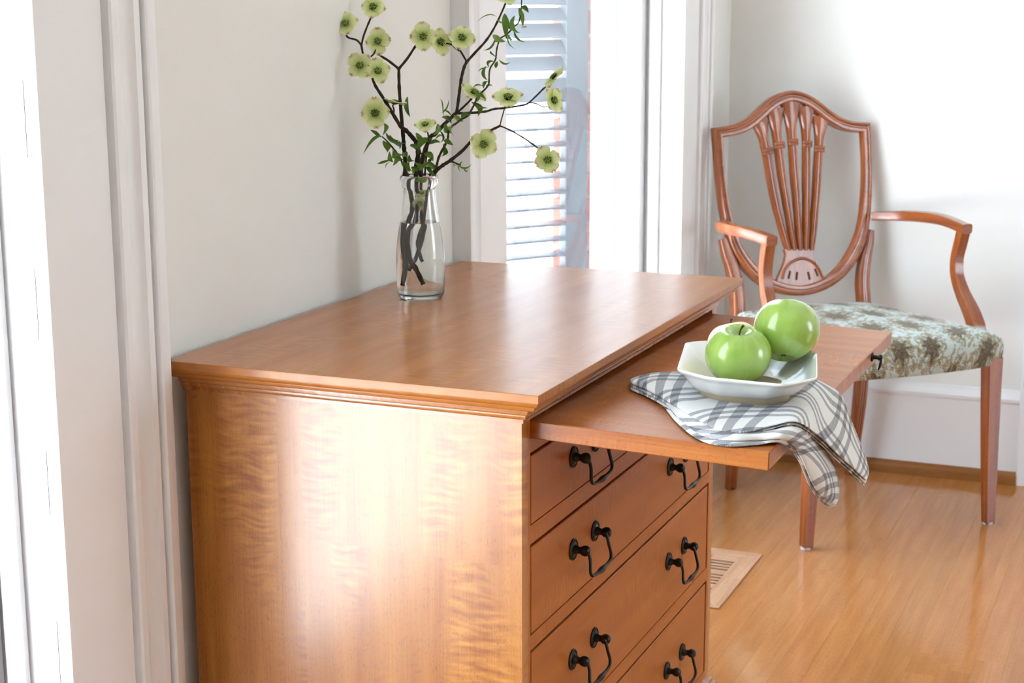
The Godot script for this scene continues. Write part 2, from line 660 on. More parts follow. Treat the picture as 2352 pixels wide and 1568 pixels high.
# ---------------------------------------------------------------- the room
func room() -> void:
	var b := Bld.new()
	var y0 := 0.12
	var y1 := 2.6
	var op := [[-2.178, -1.08], [0.2155, 1.55]]       # the two windows in the wall behind the chest
	var ya := y0 - 0.02
	var yb := y1 + 0.02
	b.box(Vector3(OUT, -0.3, WZ - 0.25), Vector3(WX, ya, SOUTH + 0.25))
	b.box(Vector3(OUT, yb, WZ - 0.25), Vector3(WX, CEIL + 0.1, SOUTH + 0.25))
	b.box(Vector3(OUT, ya, WZ - 0.25), Vector3(WX, yb, op[0][0] - 0.02))
	b.box(Vector3(OUT, ya, op[0][1] + 0.02), Vector3(WX, yb, op[1][0] - 0.02))
	b.box(Vector3(OUT, ya, op[1][1] + 0.02), Vector3(WX, yb, SOUTH + 0.25))
	struct("wall_left", b.mesh(), M.wall_paint, "pale greige painted wall behind the wooden chest", "wall")
	b = Bld.new()
	b.box(Vector3(WX, -0.1, WZ - 0.25), Vector3(0.37, CEIL + 0.1, WZ))
	b.box(Vector3(0.37, 2.06, WZ - 0.25), Vector3(1.22, CEIL + 0.1, WZ))
	b.box(Vector3(1.22, -0.1, WZ - 0.25), Vector3(EAST + 0.25, CEIL + 0.1, WZ))
	struct("wall_far", b.mesh(), M.wall_paint, "bright painted wall behind the armchair", "wall")
	b = Bld.new()
	b.box(Vector3(EAST, -0.1, WZ), Vector3(EAST + 0.25, 0.3, SOUTH))
	b.box(Vector3(EAST, 2.5, WZ), Vector3(EAST + 0.25, CEIL + 0.1, SOUTH))
	b.box(Vector3(EAST, 0.3, WZ), Vector3(EAST + 0.25, 2.5, -2.0))
	b.box(Vector3(EAST, 0.3, -0.7), Vector3(EAST + 0.25, 2.5, SOUTH))
	struct("wall_right", b.mesh(), M.wall_paint, "painted wall across the room from the chest", "wall")
	b = Bld.new()
	b.box(Vector3(WX, -0.1, SOUTH), Vector3(EAST, CEIL + 0.1, SOUTH + 0.25))
	struct("wall_near", b.mesh(), M.wall_paint, "painted wall at the near end of the room", "wall")
	b = Bld.new()
	b.box(Vector3(WX, CEIL, WZ), Vector3(EAST, CEIL + 0.1, SOUTH))
	struct("ceiling", b.mesh(), M.ceiling_paint, "plain white ceiling over the room", "ceiling")
	window("window_1", op[0][0], op[0][1], y0, y1, "white cased sash window beyond the far end of the chest")
	window("window_2", op[1][0], op[1][1], y0, y1, "white cased window at the left edge of the photo")
	baseboards()
	door_far()


func casing_profile() -> PackedVector2Array:      # distance from the opening, projection from the wall
	return PackedVector2Array([
		Vector2(0, 0), Vector2(0, 0.014), Vector2(0.002, 0.0175), Vector2(0.006, 0.018), Vector2(0.1185, 0.018), Vector2(0.1195, 0.0135), Vector2(0.1235, 0.0135), Vector2(0.125, 0.024),
		Vector2(0.1275, 0.0265), Vector2(0.138, 0.0265), Vector2(0.1405, 0.0245), Vector2(0.144, 0.0215), Vector2(0.151, 0.0195), Vector2(0.158, 0.0205), Vector2(0.164, 0.0245), Vector2(0.167, 0.0285),
		Vector2(0.174, 0.0305), Vector2(0.1765, 0.0295), Vector2(0.1775, 0.0245), Vector2(0.1795, 0.0245), Vector2(0.1805, 0.034), Vector2(0.183, 0.036), Vector2(0.1975, 0.036), Vector2(0.2, 0.0345), Vector2(0.2, 0)])


func window(called: String, za: float, zb: float, y0: float, y1: float, label: String) -> void:
	var o := Node3D.new()
	o.name = called
	o.set_meta("kind", "structure")
	tag(o, label, "window")
	add_child(o, true)
	var pr := casing_profile()
	for s in [[za, -1.0], [zb, 1.0]]:
		var b := Bld.new()
		var rings := []
		for y in [y0 + 0.03, y1 + 0.2]:
			var r := PackedVector3Array()
			for p in pr:
				r.push_back(Vector3(WX + p.y, y - (0.2 - p.x if y > y1 else 0.0), s[0] + s[1] * p.x))
			rings.push_back(r)
		b.loft(rings)
		obj("casing", b.mesh(35.0), M.trim_paint, o)
	var hb := Bld.new()
	var hr := []
	for z in [za, zb]:
		var r := PackedVector3Array()
		var sg := -1.0 if z == za else 1.0
		for p in pr:
			r.push_back(Vector3(WX + p.y, y1 + p.x, z + sg * p.x))
		hr.push_back(r)
	hb.loft(hr)
	obj("head_casing", hb.mesh(35.0), M.trim_paint, o)
	var sl := Bld.new()
	sl.box(Vector3(WX + 0.001, y0, za - 0.21), Vector3(WX + 0.06, y0 + 0.03, zb + 0.21), 0.006)
	obj("sill", sl.mesh(), M.trim_paint, o)
	var ap := Bld.new()
	ap.box(Vector3(WX, y0 - 0.06, za - 0.19), Vector3(WX + 0.018, y0, zb + 0.19), 0.003)
	obj("apron", ap.mesh(), M.trim_paint, o)
	var jb := Bld.new()
	jb.box(Vector3(OUT - 0.004, y0, za - 0.02), Vector3(WX + 0.001, y1, za))
	jb.box(Vector3(OUT - 0.004, y0, zb), Vector3(WX + 0.001, y1, zb + 0.02))
	jb.box(Vector3(OUT - 0.004, y1, za), Vector3(WX + 0.001, y1 + 0.02, zb))
	jb.box(Vector3(OUT - 0.03, y0 - 0.019, za), Vector3(WX - 0.041, y0 + 0.012, zb))
	obj("jamb", jb.mesh(), M.trim_paint, o)
	for s in [[za, 1.0], [zb, -1.0]]:
		var st := Bld.new()
		st.box(Vector3(WX - 0.069, y0 + 0.012, s[0]), Vector3(WX - 0.041, y1, s[0] + s[1] * 0.013), 0.003)
		obj("stop", st.mesh(), M.trim_paint, o)
		var sm := Bld.new()
		sm.box(Vector3(-0.679, y0 + 0.012, s[0]), Vector3(-0.669, y1, s[0] + s[1] * 0.014), 0.001)
		obj("storm_track", sm.mesh(), M.metal_strip, o, "grey metal storm window track")
	var mid := (y0 + y1) * 0.5
	for k in 2:
		var x0 := -0.629 if k == 0 else -0.667
		var x1 := x0 + 0.036
		var ya := y0 + 0.012 if k == 0 else mid - 0.02
		var yb := mid + 0.02 if k == 0 else y1
		var f := Bld.new()
		f.box(Vector3(x0, ya, za + 0.002), Vector3(x1, yb, za + 0.046), 0.003)
		f.box(Vector3(x0, ya, zb - 0.046), Vector3(x1, yb, zb - 0.002), 0.003)
		f.box(Vector3(x0, ya, za + 0.046), Vector3(x1, ya + (0.07 if k == 0 else 0.04), zb - 0.046), 0.002)
		f.box(Vector3(x0, yb - 0.04, za + 0.046), Vector3(x1, yb, zb - 0.046), 0.002)
		var sash := obj("sash", f.mesh(), M.trim_paint, o)
		var g := Bld.new()
		g.box(Vector3(x0 + 0.017, ya + 0.035, za + 0.04), Vector3(x0 + 0.020, yb - 0.035, zb - 0.04))
		obj("pane", g.mesh(), M.window_glass, sash)


func baseboards() -> void:
	var pr := PackedVector2Array([Vector2(0, 0), Vector2(0.018, 0), Vector2(0.018, 0.213), Vector2(0.0165, 0.2165), Vector2(0.0165, 0.2195), Vector2(0.023, 0.221), Vector2(0.0235, 0.228), Vector2(0.019, 0.235), Vector2(0.013, 0.240), Vector2(0.011, 0.247), Vector2(0.008, 0.25), Vector2(0, 0.25)])
	var sh := PackedVector2Array([Vector2(0, 0), Vector2(0.014, 0), Vector2(0.0138, 0.018), Vector2(0.0105, 0.028), Vector2(0.004, 0.034), Vector2(0, 0.0345)])
	var runs := {
		"baseboard_far": [Vector3(WX, 0, WZ), Vector3(0.289, 0, WZ), Vector3(0, 0, 1), "tall white moulded baseboard along the wall behind the armchair"],
		"baseboard_left": [Vector3(WX, 0, 0.005), Vector3(WX, 0, -0.87), Vector3(1, 0, 0), "tall white baseboard along the wall behind the chest"],
		"baseboard_right": [Vector3(EAST, 0, WZ), Vector3(EAST, 0, SOUTH), Vector3(-1, 0, 0), "white baseboard along the wall across the room"],
	}
	for k in runs:
		var r: Array = runs[k]
		var b := Bld.new()
		var s := Bld.new()
		var rb := []
		var rs := []
		for e in 2:
			var p := PackedVector3Array()
			for q in pr:
				p.push_back(r[e] + r[2] * q.x + Vector3(0, q.y, 0))
			rb.push_back(p)
			p = PackedVector3Array()
			for q in sh:
				p.push_back(r[e] + r[2] * (q.x + 0.018) + Vector3(0, q.y, 0))
			rs.push_back(p)
		b.loft(rb)
		s.loft(rs)
		var o := struct(k, b.mesh(35.0), M.trim_paint, r[3], "baseboard")
		obj("shoe_moulding", s.mesh(35.0, 0), M.shoe_wood, o, "narrow oak shoe moulding at the floor")


func door_far() -> void:
	var o := Node3D.new()
	o.name = "door_1"
	o.set_meta("kind", "structure")
	tag(o, "white door casing at the right edge of the far wall", "door")
	add_child(o, true)
	var pr := PackedVector2Array([Vector2(0, 0), Vector2(0, 0.013), Vector2(0.003, 0.015), Vector2(0.05, 0.017), Vector2(0.053, 0.021), Vector2(0.072, 0.024), Vector2(0.09, 0.026), Vector2(0.093, 0.024), Vector2(0.093, 0)])
	for s in [[0.382, -1.0], [1.208, 1.0]]:
		var b := Bld.new()
		var rings := []
		for y in [0.0, 2.05]:
			var r := PackedVector3Array()
			for p in pr:
				r.push_back(Vector3(s[0] + s[1] * p.x, y, WZ + p.y))
			rings.push_back(r)
		b.loft(rings)
		obj("casing", b.mesh(35.0), M.trim_paint, o)
	var d := Bld.new()
	d.box(Vector3(0.372, 0.005, WZ - 0.06), Vector3(1.218, 2.055, WZ - 0.02), 0.002)
	for k in 2:
		for m in 2:
			d.box(Vector3(0.48 + k * 0.34, 0.2 + m * 0.95, WZ - 0.021), Vector3(0.77 + k * 0.34, 0.95 + m * 0.95, WZ - 0.014), 0.006)
	obj("door_leaf", d.mesh(), M.trim_paint, o)


func outdoors() -> void:
	var g := Bld.new()
	g.box(Vector3(-60, -0.7, -60), Vector3(OUT - 0.2, -0.5, 60))
	struct("ground_outside", g.mesh(), M.paving, "sun-bleached pale ground outside beyond the window", "ground")
	var m := Bld.new()
	m.box(Vector3(-0.835, -0.5, WZ - 0.25), Vector3(OUT - 0.004, 3.0, -2.2))
	var w := struct("wall_outside", m.mesh(), M.mortar, "brick outer wall seen past the open shutter", "wall")
	for k in 22:      # the courses beside the shutter's hinge
		var b := Bld.new()
		var y := 0.30 + k * 0.067
		b.box(Vector3(-0.842, y, -2.198 - (0.2 if k % 2 else 0.095)), Vector3(OUT - 0.005, y + 0.057, -2.181), 0.003)
		obj("brick", b.mesh(), M["brick_%d" % ((k * 7) % 3)], w)
	# the louvred shutter, hinged at the far jamb and swung half open
	var s := thing("louvred_shutter", "grey louvred exterior shutter seen through the far window", "shutter", Vector3(-0.748, 0.40, -2.165))
	s.rotation.y = atan2(-0.8141, -0.5807)
	var st := 0.028
	for p in [["stile", 0.0, 0.066, 0.0, 1.5], ["stile", 0.296, 0.35, 0.0, 1.5], ["rail", 0.066, 0.296, 0.0, 0.09], ["rail", 0.066, 0.296, 0.607, 0.665], ["rail", 0.066, 0.296, 1.43, 1.5]]:
		var b := Bld.new()
		b.box(Vector3(p[1], p[3], -st * 0.5), Vector3(p[2], p[4], st * 0.5), 0.002)
		obj(p[0], b.mesh(), M.shutter_paint, s)
	var lv := Bld.new()
	lv.box(Vector3(0.064, -0.003, -0.022), Vector3(0.298, 0.003, 0.022), 0.002)
	var lm := lv.mesh()
	for k in 32:
		var y := 0.1105 + k * 0.0393
		if y > 1.42 or (y > 0.595 and y < 0.675):
			continue
		var l := obj("louver", lm, M.shutter_paint, s)
		l.position = Vector3(0, y, 0)
		if y < 0.6:
			l.rotation.x = deg_to_rad(-4.0 + 3.0 * sin(k * 2.3))
		else:
			l.rotation.x = deg_to_rad(-52.0 + (6.0 if k == 18 else 0.0))


func floor_boards() -> void:
	var b := Bld.new()
	b.box(Vector3(WX, -0.1, WZ), Vector3(EAST, -0.02, SOUTH))
	var f := struct("floor", b.mesh(), M.shoe_wood, "honey oak strip floor under the chest and armchair", "floor")
	var r := RandomNumberGenerator.new()
	r.seed = 41
	var w := 0.0572
	# strips one by one where the photo shows them, the rest of the room in one piece
	var rest := Bld.new()
	var x := WX
	var i := 0
	while x < EAST:
		var x1 := minf(x + w, EAST)
		var fine := x > -0.46 and x < 0.95
		var z := WZ
		while z < SOUTH:
			var z1 := minf(z + r.randf_range(0.8, 2.1), SOUTH)
			if SOUTH - z1 < 0.2:
				z1 = SOUTH
			if fine and z < -0.35:
				var p := Bld.new()
				p.box(Vector3(x + 0.00004, -0.02, z + 0.00004), Vector3(x1 - 0.00004, 0.0, z1 - 0.00004), 0.0003)
				obj("plank", p.mesh(40.0, 2, Vector2(r.randf() * 5.0, r.randf() * 5.0)), M["oak_board_%d" % (r.randi() % 6)], f)
			else:
				rest.box(Vector3(x + 0.00004, -0.02, z + 0.00004), Vector3(x1 - 0.00004, 0.0, z1 - 0.00004), 0.0003)
			z = z1
		x = x1
		i += 1
	var o := obj("planks", rest.mesh(40.0, 2), M.oak_board_0, f)
	o.set_meta("kind", "stuff")


func floor_vent() -> void:
	var o := thing("floor_vent", "slotted wooden floor register let into the oak boards beside the chest", "vent", Vector3(-0.26, 0, -1.65))
	var h := 0.0035
	var x0 := -0.075
	var x1 := 0.075
	var z0 := -0.185
	var z1 := 0.185
	var t := 0.046
	for p in [[Vector2(x0, z0), Vector2(x1, z0), Vector2(x1 - t, z0 + t), Vector2(x0 + t, z0 + t), 0], [Vector2(x1, z1), Vector2(x0, z1), Vector2(x0 + t, z1 - t), Vector2(x1 - t, z1 - t), 0],
			[Vector2(x1, z0), Vector2(x1, z1), Vector2(x1 - t, z1 - t), Vector2(x1 - t, z0 + t), 2], [Vector2(x0, z1), Vector2(x0, z0), Vector2(x0 + t, z0 + t), Vector2(x0 + t, z1 - t), 2]]:
		var b := Bld.new()
		b.prism(PackedVector2Array([p[0], p[1], p[2], p[3]]), 0.0, h, 0.001, Transform3D(Basis(Vector3(1, 0, 0), Vector3(0, 0, 1), Vector3(0, 1, 0)), Vector3(0, 0.0003, 0)))
		obj("frame_rail", b.mesh(30.0, p[4], Vector2(rng.randf(), rng.randf())), M.vent_wood, o)
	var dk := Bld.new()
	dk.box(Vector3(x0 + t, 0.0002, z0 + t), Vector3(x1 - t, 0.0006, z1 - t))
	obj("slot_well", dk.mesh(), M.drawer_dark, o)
	for k in 15:
		var b := Bld.new()
		var z := z0 + t + k * 0.0185
		b.box(Vector3(x0 + t, 0.0006, z), Vector3(x1 - t, h - 0.0005, z + (0.0105 if k % 5 else 0.0185)), 0.0006)
		obj("slat", b.mesh(30.0, 0, Vector2(k * 0.13, k * 0.07)), M.vent_wood, o)


# ---------------------------------------------------------------- the chest
func part(called: String, m: Mesh, material: Material, root: Node3D, label := "") -> MeshInstance3D:
	var o := obj(called, m, material, root, label)
	o.position = -root.position
	return o


func rects(b: Bld, prof: Array, back: float, zf: float) -> void:      # stacked rectangles: [inset, height], flush at the back
	var rings := []
	for p in prof:
		rings.push_back(PackedVector3Array([Vector3(back, p[1], -p[0]), Vector3(-p[0], p[1], -p[0]), Vector3(-p[0], p[1], zf + p[0]), Vector3(back, p[1], zf + p[0])]))
	b.loft(rings)


func chest() -> void:
	var o := thing("chest_of_drawers", "curly maple chest of drawers with its top slide pulled out", "chest of drawers", Vector3(-0.25, 0, -0.443))
	var zf := -0.8858
	var b := Bld.new()
	rects(b, [[0.0209, 0.777], [0.0125, 0.7774], [0.0098, 0.7788], [0.0085, 0.781], [0.0080, 0.7832], [0.0040, 0.7852], [0.0022, 0.7876], [0.0018, 0.7898], [0.0, 0.7904], [0.0, 0.7985], [0.0004, 0.7996], [0.0014, 0.8]], -0.5, zf)
	part("top", b.mesh(28.0, 2, Vector2(0.2, 0.1)), M.maple_top, o)
	b = Bld.new()
	rects(b, [[0.0345, 0.757], [0.0312, 0.7574], [0.0310, 0.7618], [0.0285, 0.7626], [0.0270, 0.7640], [0.0262, 0.7662], [0.0264, 0.7680], [0.0250, 0.7688], [0.0232, 0.7700], [0.0222, 0.7735], [0.0218, 0.777]], -0.498, zf)
	part("cornice_moulding", b.mesh(28.0, 0, Vector2(0.4, 0.3)), M.maple_trim, o)
	var zn := -0.0345
	var zk := -0.8575
	b = Bld.new()
	b.box(Vector3(-0.495, 0.10, zn - 0.018), Vector3(-0.363, 0.757, zn))
	part("side_board", b.mesh(30.0, 1, Vector2(0.05, 0.02)), M.maple_side, o)
	b = Bld.new()
	b.box(Vector3(-0.3629, 0.10, zn - 0.018), Vector3(-0.0345, 0.757, zn))
	part("side_board", b.mesh(30.0, 1, Vector2(0.37, 0.33)), M.maple_side, o)
	b = Bld.new()
	b.box(Vector3(-0.495, 0.10, zk), Vector3(-0.0345, 0.757, zk + 0.018))
	part("side_board", b.mesh(30.0, 1, Vector2(0.6, 0.2)), M.maple_side, o)
	b = Bld.new()
	b.box(Vector3(-0.495, 0.10, zk + 0.018), Vector3(-0.487, 0.757, zn - 0.018))
	part("back_panel", b.mesh(30.0, 1), M.maple_side, o)
	b = Bld.new()
	b.box(Vector3(-0.487, 0.10, zk + 0.018), Vector3(-0.0545, 0.13, zn - 0.018))
	part("bottom_panel", b.mesh(30.0, 2), M.drawer_dark, o)
	for s in [[zn - 0.0261, zn - 0.018], [zk + 0.018, zk + 0.0261]]:
		b = Bld.new()
		b.box(Vector3(-0.0545, 0.10, s[0]), Vector3(-0.0345, 0.757, s[1]))
		part("stile", b.mesh(30.0, 1, Vector2(0.1, s[0])), M.maple_drawer, o)
	for r in [[0.7145, 0.7318], [0.6015, 0.6246], [0.4672, 0.4861], [0.2982, 0.3201], [0.10, 0.1378]]:
		b = Bld.new()
		b.box(Vector3(-0.0545, r[0], zk + 0.0261), Vector3(-0.0345, r[1], zn - 0.0261))
		part("rail", b.mesh(30.0, 2, Vector2(r[0], r[1])), M.maple_drawer, o)
	# the base: a stepped moulding and four bracket feet
	b = Bld.new()
	rects(b, [[0.012, 0.078], [0.012, 0.094], [0.0135, 0.0985], [0.017, 0.1005], [0.0178, 0.1042], [0.0215, 0.1062], [0.0225, 0.110], [0.0262, 0.1125], [0.0275, 0.1175], [0.0320, 0.1195], [0.0345, 0.124]], -0.495, zf)
	part("base_moulding", b.mesh(28.0, 2, Vector2(0.6, 0.1)), M.maple_trim, o)
	for c in [[-0.014, -0.014, -1.0, -1.0], [-0.014, zf + 0.014, -1.0, 1.0], [-0.493, -0.014, 1.0, -1.0], [-0.493, zf + 0.014, 1.0, 1.0]]:
		b = Bld.new()
		var poly := PackedVector2Array([Vector2(0, 0), Vector2(0.072, 0), Vector2(0.080, 0.018), Vector2(0.090, 0.04), Vector2(0.108, 0.05), Vector2(0.116, 0.066), Vector2(0.13, 0.078), Vector2(0, 0.078)])
		b.prism(poly, -0.018, 0.0, 0.0015, Transform3D(Basis(Vector3(c[2], 0, 0), Vector3.UP, Vector3(0, 0, -c[3])), Vector3(c[0], 0, c[1])))
		b.prism(poly, -0.018, 0.0, 0.0015, Transform3D(Basis(Vector3(0, 0, c[3]), Vector3.UP, Vector3(-c[2], 0, 0)), Vector3(c[0], 0, c[1])))
		part("bracket_foot", b.mesh(30.0, 0), M.maple_trim, o)
	# drawers, each with two bail pulls
	var rose := rosette_mesh()
	var post := post_mesh()
	var bail := bail_mesh()
	for d in [[0.6252, 0.7098, 0.6725], [0.4868, 0.5965, 0.5500], [0.3207, 0.4620, 0.4005], [0.1384, 0.2930, 0.2226]]:
		b = Bld.new()
		b.box(Vector3(-0.056, d[0], -0.8276), Vector3(-0.0350, d[1], -0.0650), 0.0008)
		var dr := part("drawer", b.mesh(30.0, 2, Vector2(d[0] * 3.0, d[1])), M.maple_drawer, o)
		var bx := Bld.new()
		bx.box(Vector3(-0.45, d[0] + 0.01, -0.82), Vector3(-0.056, d[1] - 0.02, -0.075))
		obj("drawer_box", bx.mesh(30.0, 0), M.drawer_dark, dr)
		for z in [-0.2455, -0.658]:
			for s in [0.0405, -0.0405]:
				obj("rosette", rose, M.handle_metal, dr).position = Vector3(-0.035, d[2], z + s)
				obj("post", post, M.handle_metal, dr).position = Vector3(-0.035, d[2], z + s)
			obj("bail", bail, M.handle_metal, dr).position = Vector3(-0.035, d[2], z)
	# the writing slide, pulled out and sagging a little
	b = Bld.new()
	b.box(Vector3(-0.07, -0.0215, -0.770), Vector3(0.2862, 0.0, 0.0), 0.0012)
	var sl := obj("slide", b.mesh(30.0, 0, Vector2(0.3, 0.2)), M.maple_slide, o)
	sl.transform = Transform3D(Basis(Vector3(1, -0.0300, 0).normalized(), Vector3(0.0300, 1, -0.0065).normalized(), Vector3(0, 0.0065, 1).normalized()).orthonormalized(), Vector3(-0.0345, 0.7538, -0.0608) - o.position)
	var pull := Bld.new()
	pull.lathe(PackedVector2Array([Vector2(0.0068, 0), Vector2(0.0068, 0.0015), Vector2(0.006, 0.0022), Vector2(0.0034, 0.003), Vector2(0.003, 0.008), Vector2(0.0042, 0.010), Vector2(0.0048, 0.0125), Vector2(0.0042, 0.015), Vector2(0.0, 0.016)]), 16, Transform3D(Basis(Vector3(0, 1, 0), Vector3(1, 0, 0), Vector3(0, 0, -1)), Vector3(0.2862, -0.0085, -0.607)))
	pull.tube(smooth(pts([2995, -85, -6020, 3000, -130, -6050, 2990, -200, -6070, 2975, -250, -6040, 2990, -200, -6010, 3000, -130, -6030])), PackedFloat32Array([0.0015]), 8)
	obj("slide_pull", pull.mesh(40.0), M.handle_metal, sl)


func along_x() -> Transform3D:
	return Transform3D(Basis(Vector3(0, 1, 0), Vector3(1, 0, 0), Vector3(0, 0, -1)), Vector3.ZERO)


func rosette_mesh() -> ArrayMesh:
	var b := Bld.new()
	b.lathe(PackedVector2Array([Vector2(0.0138, 0), Vector2(0.0142, 0.0008), Vector2(0.0140, 0.0020), Vector2(0.0128, 0.0026), Vector2(0.0112, 0.0022), Vector2(0.0104, 0.0017), Vector2(0.0098, 0.0024), Vector2(0.0088, 0.0026), Vector2(0.0065, 0.0029), Vector2(0.005, 0.004), Vector2(0, 0.0042)]), 36, along_x())
	for k in 40:
		var a := TAU * k / 40.0
		var p := Vector3(0.0025, cos(a) * 0.0121, sin(a) * 0.0121)
		var from := b.mark()
		var r := 0.00085
		var e := [Vector3(r, 0, 0), Vector3(0, r, 0), Vector3(0, 0, r)]
		for i in 8:
			var x: Vector3 = e[0] * (1 if i & 1 else -1)
			var y: Vector3 = e[1] * (1 if i & 2 else -1)
			var z: Vector3 = e[2] * (1 if i & 4 else -1)
			if ((i & 1) + ((i >> 1) & 1) + ((i >> 2) & 1)) % 2:
				b.tri(p + x, p + y, p + z)
			else:
				b.tri(p + x, p + z, p + y)
		b.solid(from)
	return b.mesh(60.0)


func post_mesh() -> ArrayMesh:
	var b := Bld.new()
	b.lathe(PackedVector2Array([Vector2(0.0062, 0.0035), Vector2(0.0060, 0.006), Vector2(0.0046, 0.0075), Vector2(0.0044, 0.0105), Vector2(0.0052, 0.0118), Vector2(0.0066, 0.0138), Vector2(0.0072, 0.0168), Vector2(0.0068, 0.0198), Vector2(0.0052, 0.0222), Vector2(0.0025, 0.0236), Vector2(0, 0.0239)]), 20, along_x())
	return b.mesh(50.0)


func bail_mesh() -> ArrayMesh:
	var b := Bld.new()
	var h := PackedVector3Array()
	var half := pts([175, 15, 350, 185, -10, 352, 207, -75, 352, 222, -140, 353, 232, -205, 372, 240, -270, 392, 247, -325, 372, 251, -352, 300, 253, -362, 200, 254, -368, 100])
	for p in half:
		h.push_back(p)
	h.push_back(Vector3(0.0254, -0.037, 0))
	for i in range(half.size() - 1, -1, -1):
		h.push_back(half[i] * Vector3(1, 1, -1))
	var s := smooth(h, 3)
	var q := PackedFloat32Array()
	for p in s:
		q.push_back(0.0022 + 0.0021 * exp(-pow(p.z / 0.0125, 2.0)) * (1.0 if p.y < -0.03 else 0.0) + (0.0004 if p.y > -0.004 else 0.0))
	b.tube(s, q, 10)
	return b.mesh(60.0)


# ---------------------------------------------------------------- the armchair (local axes: x across, y up, z towards the sitter's knees)
func armchair() -> void:
	var o := thing("armchair", "mahogany shield-back armchair with a floral damask seat", "chair", Vector3(0.0793, 0, -2.0958))
	var phi := deg_to_rad(-44.232)
	o.transform = Transform3D(Basis(Vector3(cos(phi), 0, sin(phi)), Vector3.UP, Vector3(-sin(phi), 0, cos(phi))), Vector3(0.0793, 0, -2.0958))
	var rk := deg_to_rad(9.5)
	var bx := Transform3D(Basis(Vector3(1, 0, 0), Vector3(0, cos(rk), -sin(rk)), Vector3(0, sin(rk), cos(rk))), Vector3(0, 0.45, -0.45))
	# the shield: a moulded frame between its two outlines
	var ho := pts2([0, 5831, 118, 5823, 236, 5801, 351, 5770, 462, 5729, 571, 5679, 675, 5621, 776, 5557, 874, 5487, 970, 5415, 1066, 5342, 1164, 5272, 1263, 5205, 1367, 5145, 1474, 5094, 1585, 5051, 1700, 5018, 1817, 4993, 1935, 4976, 2055, 4964, 2175, 4955, 2295, 4949, 2292, 4767, 2289, 4584, 2286, 4402, 2282, 4219, 2279, 4037, 2274, 3854, 2268, 3672, 2259, 3490, 2249, 3308, 2236, 3126, 2219, 2944, 2197, 2763, 2170, 2583, 2136, 2404, 2095, 2227, 2045, 2052, 1983, 1882, 1909, 1717, 1821, 1560, 1719, 1411, 1604, 1272, 1477, 1143, 1341, 1025, 1195, 919, 1040, 825, 879, 746, 711, 681, 538, 632, 361, 596, 181, 571, 0, 563])
	var hi := pts2([0, 5551, 107, 5543, 212, 5516, 315, 5482, 413, 5438, 508, 5385, 599, 5325, 687, 5260, 774, 5193, 860, 5125, 947, 5059, 1037, 4998, 1130, 4941, 1227, 4891, 1327, 4846, 1429, 4809, 1533, 4777, 1639, 4753, 1747, 4734, 1855, 4720, 1964, 4708, 2073, 4698, 2076, 4538, 2077, 4378, 2077, 4218, 2074, 4058, 2069, 3898, 2061, 3738, 2050, 3579, 2037, 3419, 2020, 3260, 2001, 3101, 1978, 2943, 1951, 2785, 1920, 2629, 1884, 2473, 1840, 2320, 1788, 2170, 1726, 2024, 1652, 1884, 1569, 1748, 1477, 1618, 1379, 1493, 1273, 1374, 1160, 1264, 1037, 1165, 906, 1079, 767, 1006, 621, 946, 470, 898, 315, 863, 158, 837, 0, 828])
	var rings := []
	var n := ho.size()
	for k in n * 2 - 2:
		var s := 1.0 if k < n else -1.0
		var j := k if k < n else 2 * n - 2 - k
		var a := hi[j] * Vector2(s, 1)
		var b := ho[j] * Vector2(s, 1)
		var r := PackedVector3Array()
		for q in [[0.0, -0.024], [0.0, -0.0035], [0.05, -0.001], [0.12, 0.0005], [0.34, 0.0008], [0.44, 0.0], [0.50, -0.0022], [0.56, -0.0022], [0.62, 0.0012], [0.72, 0.0028], [0.84, 0.0022], [0.94, -0.0005], [1.0, -0.004], [1.0, -0.024]]:
			var p := a.lerp(b, q[0])
			r.push_back(Vector3(p.x, p.y, q[1]))
		rings.push_back(r)
	var b := Bld.new()
	b.ring_loft(rings)
	b.xf(0, bx)
	obj("shield_frame", b.mesh(34.0, 0), M.chair_wood, o)
	# five reeded bars that flare into pointed arches under the crest
	for k in 5:
		var d: Array = [[-936, 5002, 438, -856, 4658, 258, -790, 4302, 232, -689, 3489, 219, -568, 2784, 200, -397, 2051, 168, -314, 1745, 142], [-490, 5234, 438, -466, 4812, 258, -438, 4445, 219, -383, 3699, 206, -316, 3140, 193, -215, 2299, 155, -147, 1736, 129], [-17, 5433, 515, -24, 4911, 271, -24, 4510, 206, -12, 3685, 206, 5, 3126, 193, 19, 2231, 155, 20, 1727, 129], [435, 5255, 425, 414, 4820, 245, 394, 4452, 193, 345, 3671, 206, 307, 3113, 193, 238, 2220, 155, 187, 1718, 129], [860, 4998, 425, 798, 4630, 245, 753, 4317, 206, 666, 3659, 213, 592, 3101, 200, 452, 2209, 168, 355, 1708, 142]][k]
		var c := PackedVector3Array()
		for i in range(0, d.size(), 3):
			c.push_back(Vector3(d[i], d[i + 1], d[i + 2]) * 0.0001)
		# past the crest so that the flare ends inside the frame
		var up := Vector3(c[0].x - c[1].x, c[0].y - c[1].y, 0).normalized()
		c.insert(0, c[0] + up * 0.010 + Vector3(0, 0, 0.008))
		c.insert(0, c[0] + up * 0.007 + Vector3(0, 0, 0.003))
		var f := smooth(c, 6)
		b = Bld.new()
		var rg := []
		for i in f.size():
			var p := f[i]
			var w := p.z * 0.5
			var r := PackedVector3Array()
			for q in [[-1.0, -0.019], [-1.0, -0.008], [-0.82, -0.0045], [-0.30, -0.0030], [-0.18, -0.0055], [0.18, -0.0055], [0.30, -0.0030], [0.82, -0.0045], [1.0, -0.008], [1.0, -0.019]]:
				r.push_back(Vector3(p.x + q[0] * w, p.y - (absf(q[0]) * w * 0.0), q[1]))
			rg.push_back(r)
		b.loft(rg)
		# the collar
		var cp := c[4]
